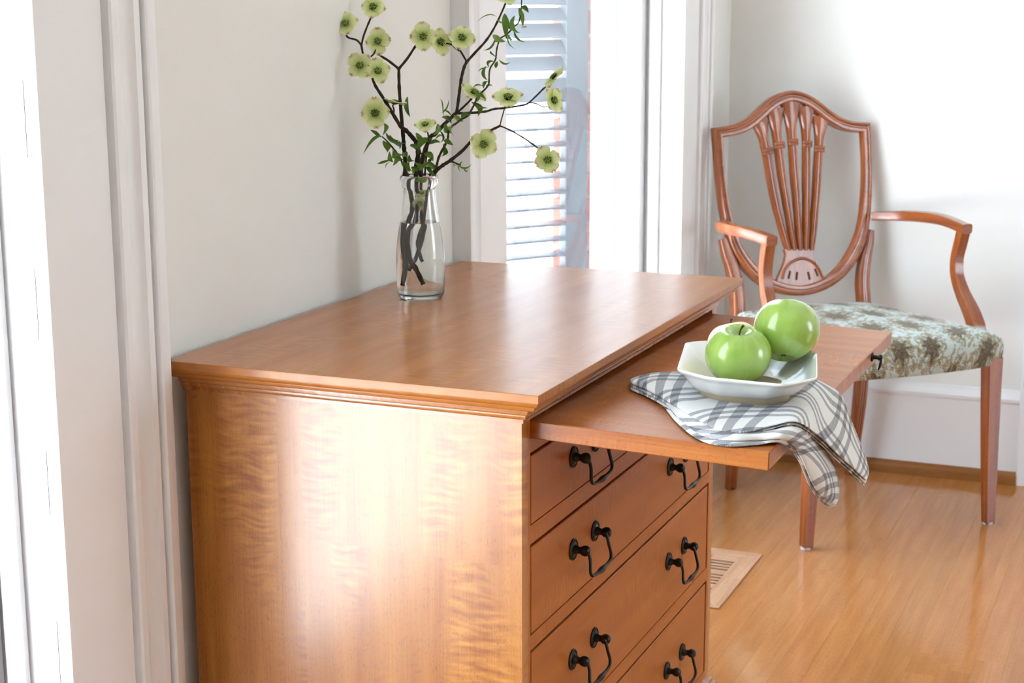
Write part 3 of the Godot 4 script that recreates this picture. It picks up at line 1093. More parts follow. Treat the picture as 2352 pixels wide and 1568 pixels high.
		var dir := (Vector2(c[3].x, c[3].y) - Vector2(c[5].x, c[5].y)).normalized()
		for e in [[-0.0042, 0.0], [0.0042, 0.85]]:
			var from := b.mark()
			b.tube(PackedVector3Array([Vector3(-cp.z * 0.70, 0, 0), Vector3(-cp.z * 0.62, 0, 0), Vector3(cp.z * 0.62, 0, 0), Vector3(cp.z * 0.70, 0, 0)]), PackedFloat32Array([0.003, 0.0046, 0.0046, 0.003]), 10, 1.0)
			var ag := dir.angle() - PI * 0.5
			b.xf(from, Transform3D(Basis(Vector3(0, 0, 1), ag), Vector3(cp.x, cp.y, -0.0065) + Vector3(dir.x, dir.y, 0) * e[0]))
		b.xf(0, bx)
		obj("splat_bar", b.mesh(34.0, 1), M.chair_wood, o)
	# the fan-shaped hub under the bars
	var hub := pts2([-440, 1786, -410, 1650, -459, 1474, -533, 1322, -648, 1128, -749, 934, -636, 904, 37, 772, 787, 894, 738, 953, 604, 1108, 488, 1329, 411, 1559, 409, 1739])
	var sl := pts2([-321, 1220, -385, 1023, -118, 1186, -157, 975, 204, 1166, 244, 961, 416, 1232, 495, 1036])
	b = Bld.new()
	var cuts := []
	for k in 4:
		var dv := (sl[k * 2] - sl[k * 2 + 1]).normalized()
		cuts.push_back([sl[k * 2], sl[k * 2 + 1], dv, Vector2(-dv.y, dv.x) * 0.0034])
	for k in 5:      # five staves, notched where the slots pierce them
		var strip := PackedVector2Array()
		if k == 0:
			strip.append_array([Vector2(-0.2, 0.5), Vector2(-0.2, -0.2)])
		else:
			strip.append_array([cuts[k - 1][0] + cuts[k - 1][2] * 0.2, cuts[k - 1][1] - cuts[k - 1][2] * 0.1])
		if k == 4:
			strip.append_array([Vector2(0.2, -0.2), Vector2(0.2, 0.5)])
		else:
			strip.append_array([cuts[k][1] - cuts[k][2] * 0.1, cuts[k][0] + cuts[k][2] * 0.2])
		for piece in Geometry2D.intersect_polygons(hub, strip):
			var left := [piece]
			for q in cuts:
				var slot := PackedVector2Array([q[0] + q[3], q[0] - q[3], q[1] - q[3], q[1] + q[3]])
				var rest := []
				for l in left:
					rest.append_array(Geometry2D.clip_polygons(l, slot))
				left = rest
			for l in left:
				b.prism(l, -0.019, -0.0065)
	b.xf(0, bx)
	obj("splat_fan", b.mesh(34.0, 1), M.chair_wood, o)
	b = Bld.new()
	var arc := PackedVector3Array()
	for p in pts2([-564, 1034, -500, 1231, -362, 1390, -150, 1490, 59, 1523, 262, 1466, 436, 1344, 556, 1168, 636, 982]):
		arc.push_back(Vector3(p.x, p.y, -0.0065))
	b.tube(smooth(arc, 4), PackedFloat32Array([0.0042]), 8)
	b.xf(0, bx)
	obj("fan_bead", b.mesh(40.0, 0), M.chair_wood, o)
	for s in [-1.0, 1.0]:
		# rear post and leg in one piece
		var path := PackedVector3Array()
		for p in [[0.219, 0.215], [0.210, 0.178], [0.1985, 0.145], [0.1895, 0.105], [0.186, 0.07], [0.187, 0.03]]:
			path.push_back(bx * Vector3(p[0] * s, p[1], -0.0125))
		for p in [[0.189, 0.42, -0.462], [0.190, 0.36, -0.462], [0.187, 0.2, -0.468], [0.182, 0.0, -0.49]]:
			path.push_back(Vector3(p[0] * s, p[1], p[2]))
		b = Bld.new()
		var sc := smooth(path, 4)
		var sect := PackedVector2Array([Vector2(-0.0135, -0.012), Vector2(0.0135, -0.012), Vector2(0.0155, -0.010), Vector2(0.0155, 0.009), Vector2(0.013, 0.0115), Vector2(0.007, 0.0125), Vector2(0.0045, 0.0100), Vector2(0.0015, 0.0100), Vector2(0, 0.0122), Vector2(-0.0015, 0.0100), Vector2(-0.0045, 0.0100), Vector2(-0.007, 0.0125), Vector2(-0.013, 0.0115), Vector2(-0.0155, 0.009), Vector2(-0.0155, -0.010)])
		b.sweep(sc, sect, Vector3(1, 0, 0), spread([0.62, 0.85, 0.98, 1.05, 1.08, 1.08, 1.1, 1.1, 1.05, 0.82], sc.size()))
		obj("rear_leg", b.mesh(34.0, 1), M.chair_wood, o)
		b = Bld.new()
		b.lathe(PackedVector2Array([Vector2(0.0105, 0.0), Vector2(0.0115, 0.001), Vector2(0.0115, 0.005), Vector2(0.011, 0.0056)]), 16, Transform3D(Basis.IDENTITY, Vector3(0.182 * s, 0.0, -0.49)))
		obj("glide", b.mesh(), M.rubber, o)
		# front leg: square, tapering, reeded on its face
		b = Bld.new()
		var lp := PackedVector3Array([Vector3(0.2560 * s, 0.006, 0.001), Vector3(0.2545 * s, 0.03, 0.001), Vector3(0.248 * s, 0.22, -0.002), Vector3(0.243 * s, 0.415, -0.004)])
		var fs := PackedVector2Array([Vector2(-0.0155, -0.0155), Vector2(0.0155, -0.0155), Vector2(0.017, -0.014), Vector2(0.017, 0.014), Vector2(0.0155, 0.0155), Vector2(0.0105, 0.017), Vector2(0.0065, 0.0162), Vector2(0.0035, 0.0145), Vector2(0, 0.0165), Vector2(-0.0035, 0.0145), Vector2(-0.0065, 0.0162), Vector2(-0.0105, 0.017), Vector2(-0.0155, 0.0155), Vector2(-0.017, 0.014), Vector2(-0.017, -0.014)])
		b.sweep(smooth(lp, 3), fs, Vector3(1, 0, 0), spread([0.72, 0.76, 0.98, 1.18], smooth(lp, 3).size()))
		obj("front_leg", b.mesh(34.0, 1), M.chair_wood, o)
		b = Bld.new()
		b.lathe(PackedVector2Array([Vector2(0.0115, 0.0), Vector2(0.0125, 0.001), Vector2(0.0125, 0.0055), Vector2(0.012, 0.0063)]), 16, Transform3D(Basis.IDENTITY, Vector3(0.256 * s, 0.0, 0.001)))
		obj("glide", b.mesh(), M.felt, o)
		# arm rail, bowed out and flattened
		b = Bld.new()
		var ap := smooth(PackedVector3Array([Vector3(0.218 * s, 0.697, -0.489), Vector3(0.240 * s, 0.700, -0.462), Vector3(0.268 * s, 0.7045, -0.415), Vector3(0.285 * s, 0.708, -0.35), Vector3(0.287 * s, 0.709, -0.285), Vector3(0.280 * s, 0.706, -0.225), Vector3(0.274 * s, 0.7015, -0.18), Vector3(0.2735 * s, 0.7005, -0.163)]), 5)
		b.sweep(ap, rsect(0.03, 0.026, 0.007), Vector3(1, 0, 0), spread([0.85, 0.9, 1.05, 1.1, 1.05, 1.0, 1.0, 0.97], ap.size()))
		obj("arm", b.mesh(40.0, 2), M.chair_wood, o)
		# its support, curving forward down to the seat rail
		b = Bld.new()
		var sp := smooth(PackedVector3Array([Vector3(0.2735 * s, 0.692, -0.179), Vector3(0.2725 * s, 0.66, -0.187), Vector3(0.2700 * s, 0.62, -0.194), Vector3(0.2690 * s, 0.58, -0.187), Vector3(0.2715 * s, 0.54, -0.165), Vector3(0.2760 * s, 0.50, -0.135), Vector3(0.2785 * s, 0.465, -0.115), Vector3(0.2785 * s, 0.43, -0.108)]), 4)
		var us := PackedVector2Array([Vector2(-0.0125, -0.012), Vector2(0.0125, -0.012), Vector2(0.014, -0.0105), Vector2(0.014, 0.0105), Vector2(0.0125, 0.012), Vector2(0.0085, 0.0132), Vector2(0.0055, 0.0125), Vector2(0.003, 0.0105), Vector2(0, 0.0128), Vector2(-0.003, 0.0105), Vector2(-0.0055, 0.0125), Vector2(-0.0085, 0.0132), Vector2(-0.0125, 0.012), Vector2(-0.014, 0.0105), Vector2(-0.014, -0.0105)])
		var flip := PackedVector2Array()
		for p in us:
			flip.push_back(Vector2(p.x, -p.y))
		b.sweep(sp, flip, Vector3(1, 0, 0), spread([0.98, 0.95, 0.93, 0.95, 1.05, 1.2, 1.3, 1.3], sp.size()))
		obj("arm_support", b.mesh(34.0, 1), M.chair_wood, o)
	# the upholstered seat: plan outline lofted through its height
	var plan := PackedVector2Array()
	var corners := [Vector2(0.268, -0.02), Vector2(0.252, 0.006), Vector2(0.16, 0.026), Vector2(0.0, 0.036), Vector2(-0.16, 0.026), Vector2(-0.252, 0.006), Vector2(-0.268, -0.02), Vector2(-0.252, -0.15), Vector2(-0.226, -0.32), Vector2(-0.204, -0.452), Vector2(-0.185, -0.468), Vector2(0.0, -0.472), Vector2(0.185, -0.468), Vector2(0.204, -0.452), Vector2(0.226, -0.32), Vector2(0.252, -0.15)]
	for i in corners.size():
		var a: Vector2 = corners[(i + 15) % 16]
		var p: Vector2 = corners[i]
		var q: Vector2 = corners[(i + 1) % 16]
		var r: Vector2 = corners[(i + 2) % 16]
		for k in 5:
			plan.push_back(p.cubic_interpolate(q, a, r, k / 5.0))
	b = Bld.new()
	var lev := []
	for l in [[0.395, 0.008, 0.11], [0.397, 0.002, 0.106], [0.405, 0.0, 0.098], [0.425, -0.003, 0.078], [0.445, -0.003, 0.058], [0.458, 0.001, 0.045], [0.468, 0.009, 0.034], [0.4755, 0.022, 0.02], [0.4830, 0.05, 0.0], [0.4890, 0.095, 0.0], [0.4930, 0.15, 0.0], [0.4945, 0.2, 0.0]]:
		var r := PackedVector3Array()
		var u := PackedVector2Array()
		for p in plan:
			var c := Vector2(p.x * 0.0, -0.22)
			var dv := (p - c)
			var k: float = 1.0 - l[1] / 0.23
			var pp: Vector2 = c + dv * k
			r.push_back(Vector3(pp.x, l[0] + (0.006 if l[1] < 0.01 else 0.010) * clampf(1.0 - absf(p.x) / 0.3, 0.0, 1.0) * (1.0 if l[0] > 0.45 else 0.0), pp.y))
			u.push_back(pp + dv.normalized() * l[2])
		lev.push_back([r, u])
	for i in lev.size() - 1:
		for k in plan.size():
			var l := (k + 1) % plan.size()
			b.quad(lev[i][0][k], lev[i][0][l], lev[i + 1][0][l], lev[i + 1][0][k], lev[i][1][k], lev[i][1][l], lev[i + 1][1][l], lev[i + 1][1][k])
	var last: Array = lev[lev.size() - 1]
	var mid := Vector3(0, 0.5055, -0.22)
	for k in plan.size():
		var l := (k + 1) % plan.size()
		b.tri(last[0][k], last[0][l], mid, last[1][k], last[1][l], Vector2(0, -0.22))
		b.tri(lev[0][0][l], lev[0][0][k], Vector3(0, 0.397, -0.22))
	b.solid(0)
	obj("seat_cushion", b.mesh(70.0), M.damask, o)


# ---------------------------------------------------------------- bottle and branches
func bottle() -> void:
	var at := Vector3(-0.4022, 0.8, -0.5229)
	var o := thing("milk_bottle", "small clear glass milk bottle holding flowering branches on the chest", "bottle", at)
	var b := Bld.new()
	b.lathe(PackedVector2Array([Vector2(0.0, 0.0022), Vector2(0.020, 0.0020), Vector2(0.0245, 0.0004), Vector2(0.0285, 0.0), Vector2(0.0325, 0.0022), Vector2(0.0352, 0.0065), Vector2(0.0361, 0.012), Vector2(0.0358, 0.0165), Vector2(0.0364, 0.019), Vector2(0.0365, 0.056), Vector2(0.0362, 0.070), Vector2(0.0353, 0.081), Vector2(0.0340, 0.092), Vector2(0.0325, 0.102), Vector2(0.0306, 0.112),
		Vector2(0.0288, 0.121), Vector2(0.0270, 0.132), Vector2(0.0256, 0.143), Vector2(0.0246, 0.154), Vector2(0.0240, 0.164), Vector2(0.0240, 0.1665), Vector2(0.0262, 0.1685), Vector2(0.0282, 0.1725), Vector2(0.0293, 0.1780), Vector2(0.0291, 0.1825), Vector2(0.0278, 0.1852), Vector2(0.0258, 0.1858), Vector2(0.0238, 0.1845), Vector2(0.0226, 0.180), Vector2(0.0216, 0.170),
		Vector2(0.0216, 0.160), Vector2(0.0222, 0.152), Vector2(0.0232, 0.142), Vector2(0.0246, 0.131), Vector2(0.0264, 0.120), Vector2(0.0283, 0.111), Vector2(0.0302, 0.101), Vector2(0.0317, 0.091), Vector2(0.0330, 0.080), Vector2(0.0338, 0.069), Vector2(0.0341, 0.056), Vector2(0.0340, 0.020), Vector2(0.0330, 0.0135), Vector2(0.0300, 0.0088), Vector2(0.022, 0.0068), Vector2(0.0, 0.0062)]), 64)
	obj("glass_body", b.mesh(50.0), M.bottle_glass, o)
	b = Bld.new()
	b.lathe(PackedVector2Array([Vector2(0.0, 0.0060), Vector2(0.022, 0.0066), Vector2(0.0301, 0.0086), Vector2(0.0332, 0.0134), Vector2(0.0342, 0.020), Vector2(0.0343, 0.056), Vector2(0.0340, 0.069), Vector2(0.0332, 0.080), Vector2(0.0319, 0.091), Vector2(0.0304, 0.101), Vector2(0.0285, 0.111), Vector2(0.0276, 0.1158), Vector2(0.0262, 0.1160), Vector2(0.0, 0.1158)]), 64)
	for i in b.v.size():
		b.v[i] += at
	var w := obj("water", b.mesh(50.0), M.water)
	tag(w, "clear water filling the lower part of the bottle", "water")


func stem(o: Node3D, called: String, a: Array, r0: float, r1: float, m: Material) -> void:
	var p := smooth(pts(a), 5)
	var r := PackedFloat32Array()
	for i in p.size():
		var k := float(i) / (p.size() - 1)
		r.push_back(lerpf(r0, r1, k) * (1.0 + 0.10 * sin(i * 2.1) + (0.12 if i % 5 == 0 else 0.0)))
	var b := Bld.new()
	b.tube(p, r, 8)
	part(called, b.mesh(60.0), m, o)


func branches() -> void:
	var at := Vector3(-0.4022, 0.81, -0.5229)
	var bark: Material = M.bark
	var A := thing("dogwood_branch", "upright dogwood branch forking into two flowers near the top left", "branch", at, "dogwood branches in the bottle")
	var B := thing("dogwood_branch", "leftmost dogwood branch with a cluster of blossoms against the wall", "branch", at, "dogwood branches in the bottle")
	var C := thing("dogwood_branch", "tallest dogwood branch leaning right across the window casing", "branch", at, "dogwood branches in the bottle")
	var D := thing("dogwood_branch", "low dogwood branch reaching right to two blossoms before the shutter", "branch", at, "dogwood branches in the bottle")
	var E := thing("dogwood_branch", "short dogwood sprig with one blossom just above the bottle mouth", "branch", at, "dogwood branches in the bottle")
	var W1 := thing("willow_branch", "long curly willow twig with green leaves rising up the right side", "branch", at, "curly willow twigs in the bottle")
	var W2 := thing("willow_branch", "short curly willow twig with green leaves spreading left above the bottle", "branch", at, "curly willow twigs in the bottle")
	var W3 := thing("willow_branch", "short curly willow tuft of leaves at the middle of the bottle mouth", "branch", at, "curly willow twigs in the bottle")
	stem(A, "stem", [-4251, 9850, -5210, -4259, 10041, -5249, -4270, 10249, -5235, -4273, 10431, -5218, -4308, 10790, -5228, -4336, 11147, -5240, -4362, 11412, -5287], 0.0036, 0.0023, bark)
	stem(A, "twig", [-4362, 11412, -5287, -4260, 11557, -5363, -4167, 11727, -5440, -4122, 11840, -5573], 0.0021, 0.0015, bark)
	stem(A, "twig", [-4362, 11412, -5287, -4484, 11528, -5206, -4618, 11643, -5120, -4648, 11787, -5183], 0.0020, 0.0015, bark)
	stem(A, "stem_foot", [-4241, 9875, -5220, -4169, 9605, -5212, -4129, 9348, -5195, -4186, 9122, -5142, -4188, 8835, -5078, -4140, 8515, -5027, -4169, 8231, -4930], 0.0034, 0.0040, bark)
	stem(B, "stem", [-4057, 9859, -5183, -4055, 9999, -5215, -4038, 10204, -5245, -4058, 10327, -5231, -4111, 10418, -5195, -4176, 10524, -5114, -4232, 10577, -5069, -4327, 10750, -5023, -4429, 10941, -4977, -4557, 11157, -4927, -4598, 11238, -4927], 0.0042, 0.0020, bark)
	stem(B, "twig", [-4598, 11238, -4927, -4694, 11406, -4980, -4768, 11593, -5045, -4810, 11606, -5030, -4851, 11757, -5046], 0.0018, 0.0016, bark)
	stem(B, "twig", [-4851, 11757, -5046, -4922, 11833, -5033, -5056, 11884, -4988, -5132, 12047, -5080], 0.0016, 0.0013, bark)
	stem(B, "twig", [-4851, 11757, -5046, -4875, 11907, -5180, -4824, 12083, -5241, -4800, 12159, -5268, -4817, 12273, -5375], 0.0016, 0.0014, bark)
	stem(B, "twig", [-4764, 11543, -5036, -4685, 11594, -5025, -4618, 11652, -5011, -4649, 11769, -5157], 0.0013, 0.0012, bark)
	stem(B, "twig", [-4327, 10750, -5023, -4336, 10824, -5057, -4358, 10881, -5061, -4356, 10898, -5099], 0.0013, 0.0010, bark)
	stem(B, "stem_foot", [-4067, 9883, -5206, -4033, 9550, -5169, -4033, 9198, -5113, -4108, 9008, -5039, -4060, 8660, -4960, -3962, 8504, -4945, -3825, 8276, -4908], 0.0034, 0.0036, bark)
	stem(C, "stem", [-4088, 9837, -5409, -4073, 10106, -5475, -3998, 10388, -5569, -3941, 10432, -5603, -3866, 10539, -5692, -3779, 10652, -5787, -3693, 10753, -5868], 0.0036, 0.0028, bark)
	stem(C, "twig", [-3693, 10753, -5868, -3680, 10985, -5924, -3669, 11235, -5984, -3641, 11415, -6036, -3611, 11498, -6068], 0.0025, 0.0024, bark)
	stem(C, "twig", [-3611, 11498, -6068, -3511, 11651, -6199, -3399, 11823, -6340, -3304, 12055, -6487, -3210, 12385, -6656], 0.0023, 0.0014, bark)
	stem(C, "twig", [-3611, 11498, -6068, -3652, 11603, -6018, -3680, 11694, -5971, -3684, 11808, -6028], 0.0015, 0.0014, bark)
	stem(C, "twig", [-3692, 11661, -5981, -3739, 11707, -5927, -3774, 11759, -5879, -3935, 11784, -5872], 0.0011, 0.0011, bark)
	stem(C, "twig", [-3692, 10740, -5865, -3496, 10743, -6004, -3336, 10759, -6131, -3232, 10794, -6238, -3106, 10804, -6349, -2887, 10843, -6561, -2816, 10875, -6598], 0.0020, 0.0013, bark)
	stem(C, "twig", [-2816, 10875, -6598, -2739, 10976, -6709, -2649, 11080, -6770, -2557, 11165, -6827, -2512, 11235, -6895], 0.0013, 0.0014, bark)
	stem(C, "twig", [-2816, 10875, -6598, -2692, 10864, -6593, -2565, 10815, -6580, -2489, 10854, -6621, -2465, 10897, -6685], 0.0009, 0.0009, bark)
	stem(C, "twig", [-3675, 10760, -5877, -3566, 10836, -5829, -3425, 10956, -5804, -3417, 11018, -5866], 0.0018, 0.0013, bark)
	stem(C, "stem_foot", [-4090, 9863, -5414, -4066, 9592, -5386, -4037, 9207, -5313, -3994, 9082, -5281, -3993, 8831, -5182, -4024, 8613, -5076, -4072, 8460, -4977], 0.0026, 0.0026, bark)
	stem(D, "stem", [-3803, 9854, -5267, -3754, 9933, -5272, -3657, 10012, -5297, -3553, 10083, -5335, -3382, 10225, -5383, -3270, 10358, -5449, -3169, 10434, -5509, -3070, 10491, -5541, -2957, 10552, -5636, -2900, 10583, -5667], 0.0030, 0.0017, bark)
	stem(D, "twig", [-2900, 10583, -5667, -2746, 10530, -5665, -2541, 10426, -5673, -2384, 10335, -5664, -2278, 10270, -5639, -2232, 10228, -5627, -2157, 10124, -5680], 0.0011, 0.0013, bark)
	stem(D, "twig", [-2900, 10583, -5667, -2880, 10703, -5702, -2870, 10851, -5795, -2845, 10914, -5819, -2860, 10955, -5888], 0.0009, 0.0009, bark)
	stem(D, "twig", [-3586, 10051, -5314, -3531, 10065, -5318, -3443, 10035, -5327, -3390, 10017, -5334], 0.0015, 0.0011, bark)
	stem(D, "stem_foot", [-3838, 9848, -5251, -3884, 9554, -5189, -3911, 9171, -5114, -3961, 8885, -5030, -3908, 8663, -5003, -3879, 8599, -5001], 0.0024, 0.0026, bark)
	stem(E, "stem", [-3922, 9855, -5217, -3890, 10058, -5187, -3837, 10332, -5159, -3826, 10447, -5156, -3867, 10574, -5156], 0.0016, 0.0011, bark)
	stem(W1, "stem", [-3903, 9847, -5312, -3816, 9943, -5359, -3769, 10117, -5384, -3695, 10283, -5430, -3660, 10372, -5465, -3644, 10500, -5478, -3607, 10570, -5509, -3551, 10614, -5542, -3484, 10671, -5583, -3404, 10722, -5628, -3349, 10811, -5649, -3305, 10913, -5679, -3271, 11008, -5715, -3200, 11090, -5763, -3156, 11147, -5794, -3137, 11204, -5815, -3152, 11399, -5885, -3094, 11538, -5963, -3087, 11690, -5999, -3051, 11842, -6048, -2967, 11905, -6098, -2885, 12007, -6155, -2822, 12089, -6222, -2814, 12273, -6289, -2825, 12445, -6333], 0.0019, 0.0009, M.willow_bark)
	stem(W2, "stem", [-4119, 9859, -5090, -4163, 9931, -5066, -4252, 10129, -5050, -4358, 10268, -5036, -4433, 10365, -5003, -4500, 10436, -4968], 0.0017, 0.0009, M.willow_bark)
	stem(W3, "stem", [-3911, 9863, -5135, -3923, 9949, -5104, -3935, 10064, -5103, -3911, 10179, -5116, -3852, 10294, -5145, -3800, 10395, -5189], 0.0017, 0.0009, M.willow_bark)
	stem(W3, "stem", [-3911, 10179, -5116, -4009, 10269, -5072, -4067, 10326, -5061], 0.0012, 0.0008, M.willow_bark)
	var by := {"A": A, "B": B, "C": C, "D": D, "E": E}
	var k := 0
	for f in [
		["B", Vector3(-0.5088, 1.2072, -0.5016), Vector3(0.216, 0.428, 0.878), 20, 0.0199],
		["B", Vector3(-0.4781, 1.2304, -0.5308), Vector3(0.421, 0.510, 0.750), -10, 0.0206],
		["A", Vector3(-0.4607, 1.1814, -0.5107), Vector3(0.377, 0.249, 0.892), 3, 0.0205],
		["A", Vector3(-0.4056, 1.1879, -0.5498), Vector3(0.427, 0.200, 0.882), 2, 0.0213],
		["C", Vector3(-0.3928, 1.1792, -0.5810), Vector3(0.801, 0.251, 0.544), 4, 0.0215],
		["B", Vector3(-0.4789, 1.1465, -0.4875), Vector3(0.279, 0.295, 0.914), 42, 0.0211],
		["B", Vector3(-0.4527, 1.1390, -0.4936), Vector3(0.448, 0.386, 0.806), 15, 0.0204],
		["B", Vector3(-0.4492, 1.0787, -0.4761), Vector3(0.303, 0.248, 0.920), 5, 0.0242],
		["B", Vector3(-0.4337, 1.0912, -0.5077), Vector3(0.062, 0.991, -0.115), 20, 0.0206],
		["C", Vector3(-0.3645, 1.1848, -0.5976), Vector3(0.447, 0.470, 0.761), -18, 0.0222],
		["C", Vector3(-0.3379, 1.1047, -0.5800), Vector3(0.467, 0.830, 0.304), 35, 0.0214],
		["D", Vector3(-0.2830, 1.0979, -0.5817), Vector3(0.245, 0.781, 0.575), 0, 0.0245],
		["C", Vector3(-0.2478, 1.1251, -0.6825), Vector3(-0.475, 0.714, 0.515), 20, 0.0226],
		["C", Vector3(-0.2430, 1.0914, -0.6615), Vector3(0.913, 0.275, 0.301), 40, 0.0218],
		["D", Vector3(-0.3058, 1.0327, -0.5432), Vector3(0.335, 0.200, 0.921), -28, 0.0231],
		["D", Vector3(-0.2118, 1.0118, -0.5617), Vector3(0.251, 0.004, 0.968), 25, 0.0217],
		["C", Vector3(-0.3187, 1.2436, -0.6654), Vector3(0.351, 0.744, 0.569), 10, 0.0172],
		["E", Vector3(-0.3875, 1.0599, -0.5158), Vector3(0.115, 0.849, 0.516), 10, 0.0173],
		["A", Vector3(-0.3983, 0.9595, -0.5200), Vector3(0.469, 0.673, 0.572), 30, 0.0123],
		["A", Vector3(-0.3980, 0.9451, -0.5147), Vector3(0.367, -0.324, 0.872), 10, 0.0123]]:
		flower(by[f[0]], f[1], f[2], deg_to_rad(f[3]), f[4], k)
		k += 1
	leaves(W1, [-3012, 12210, -6124, -2965, 11912, -6078, 85, -2965, 12147, -6130, -2927, 12006, -6205, 52, -2872, 12178, -6176, -2739, 11989, -6058, 72, -2821, 12292, -6223, -2800, 12069, -6288, 65, -2799, 12305, -6235, -2702, 12235, -6238, 59, -2858, 11994, -6141, -2702, 11843, -6102, 33, -2770, 12007, -6182, -2751, 12024, -6322, 13, -3143, 11900, -6000, -2970, 11832, -5940, 72, -3109, 11849, -6003, -3247, 11715, -5961, 33, -3134, 11786, -5978, -3094, 11791, -6047, 33, -2900, 11912, -6106, -2790, 11749, -5995, 20, -2947, 11912, -6085, -2929, 11859, -6208, 33, -3122, 12166, -6068, -3295, 12110, -5915, 13, -3100, 12115, -6066, -3022, 12084, -6064, 26, -3057, 11557, -5960, -3176, 11650, -6039, 26, -3095, 11513, -5934, -3090, 11454, -5792, 39, -3054, 11513, -5952, -3096, 11428, -6001, 46, -3038, 11538, -5964, -2913, 11512, -6017, 26, -3209, 11444, -5871, -3145, 11295, -5771, 52, -3167, 11431, -5886, -3331, 11370, -5936, 13, -3162, 11222, -5841, -3167, 11150, -5722, 52, -3187, 11158, -5817, -3123, 11164, -5863, 26, -3229, 11158, -5799, -3362, 11124, -5811, 20, -3239, 11051, -5771, -3138, 10993, -5671, 39, -3366, 10924, -5689, -3331, 10753, -5782, 78, -3316, 10892, -5703, -3167, 10856, -5718, 33, -3366, 11076, -5723, -3288, 10958, -5674, 65, -3595, 10722, -5548, -3529, 10651, -5682, 65, -3485, 10684, -5586, -3345, 10722, -5528, 59, -3755, 10704, -5476, -3671, 10623, -5555, 59, -3706, 10608, -5476, -3639, 10504, -5514, 85, -3589, 10570, -5516, -3533, 10482, -5409, 52, -3738, 10716, -5486, -3840, 10913, -5617, 16, -3759, 10767, -5488, -3668, 10923, -5480, 20, -3631, 10729, -5534, -3721, 10793, -5499, 20, -3763, 10507, -5429, -3785, 10361, -5485, 33, -3699, 10367, -5425, -3549, 10326, -5346, 65, -3707, 10317, -5410, -3769, 10157, -5447, 65, -3801, 10609, -5435, -3822, 10483, -5386, 46], 3)
	leaves(W2, [-4514, 10422, -4981, -4639, 10505, -4947, 52, -4493, 10454, -4997, -4554, 10600, -5094, 65, -4522, 10441, -4982, -4634, 10250, -4760, 46, -4487, 10372, -4982, -4479, 10225, -5058, 91, -4460, 10485, -5018, -4222, 10372, -5071, 52, -4398, 10453, -5038, -4270, 10407, -5010, 46, -4354, 10346, -5032, -4330, 10343, -5170, 26, -4347, 10251, -5014, -4182, 10209, -4957, 91, -4252, 10251, -5054, -4284, 10342, -5107, 33, -4392, 10213, -4987, -4356, 10089, -5025, 65, -4291, 10144, -5014, -4269, 10053, -4883, 78, -4370, 10093, -4969, -4563, 10039, -5003, 33, -4272, 10049, -5001, -4176, 10086, -4983, 52, -4212, 10200, -5060, -4140, 10177, -5057, 65, -4220, 10061, -5026, -4160, 9938, -5133, 78, -4154, 10213, -5087, -4089, 10154, -4970, 39, -4108, 10080, -5077, -4104, 9952, -5137, 39, -4368, 10055, -4962, -4412, 9992, -4935, 13], 5)
	leaves(W3, [-3804, 10406, -5212, -3932, 10223, -5117, 98, -4023, 10488, -5137, -3940, 10400, -5243, 72, -4081, 10318, -5075, -3937, 10296, -4999, 59, -4088, 10174, -5040, -4066, 10096, -5138, 59, -3888, 10185, -5128, -3777, 10099, -5132, 85, -4003, 10066, -5052, -3816, 10090, -5065, 46, -3889, 10047, -5096, -3772, 9941, -5251, 78, -3956, 9997, -5057, -3816, 10032, -5005, 65, -3833, 10324, -5181, -3728, 10339, -5275, 52, -3750, 10399, -5233, -3681, 10402, -5313, 33, -3713, 10607, -5295, -3722, 10502, -5147, 52, -3775, 9952, -5123, -3806, 9852, -5215, 39, -3954, 9965, -5051, -3963, 9902, -4966, 52, -3838, 9996, -5107, -3772, 9904, -5086, 59, -3983, 9802, -5002, -3898, 9823, -5152, 59, -3819, 10066, -5130, -3737, 10139, -5049, 46, -4050, 9991, -5016, -4010, 9933, -5106, 65], 11)
	leaves(A, [-4249, 11003, -5334, -4201, 10775, -5303, 65], 2)
	leaves(D, [-3426, 10017, -5319, -3284, 10030, -5381, 26, -3425, 10011, -5318, -3493, 9978, -5372, 20, -3377, 10005, -5337, -3334, 9953, -5211, 20, -3365, 9992, -5339, -3336, 9951, -5448, 20, -3397, 10030, -5334, -3367, 10063, -5331, 20], 4)


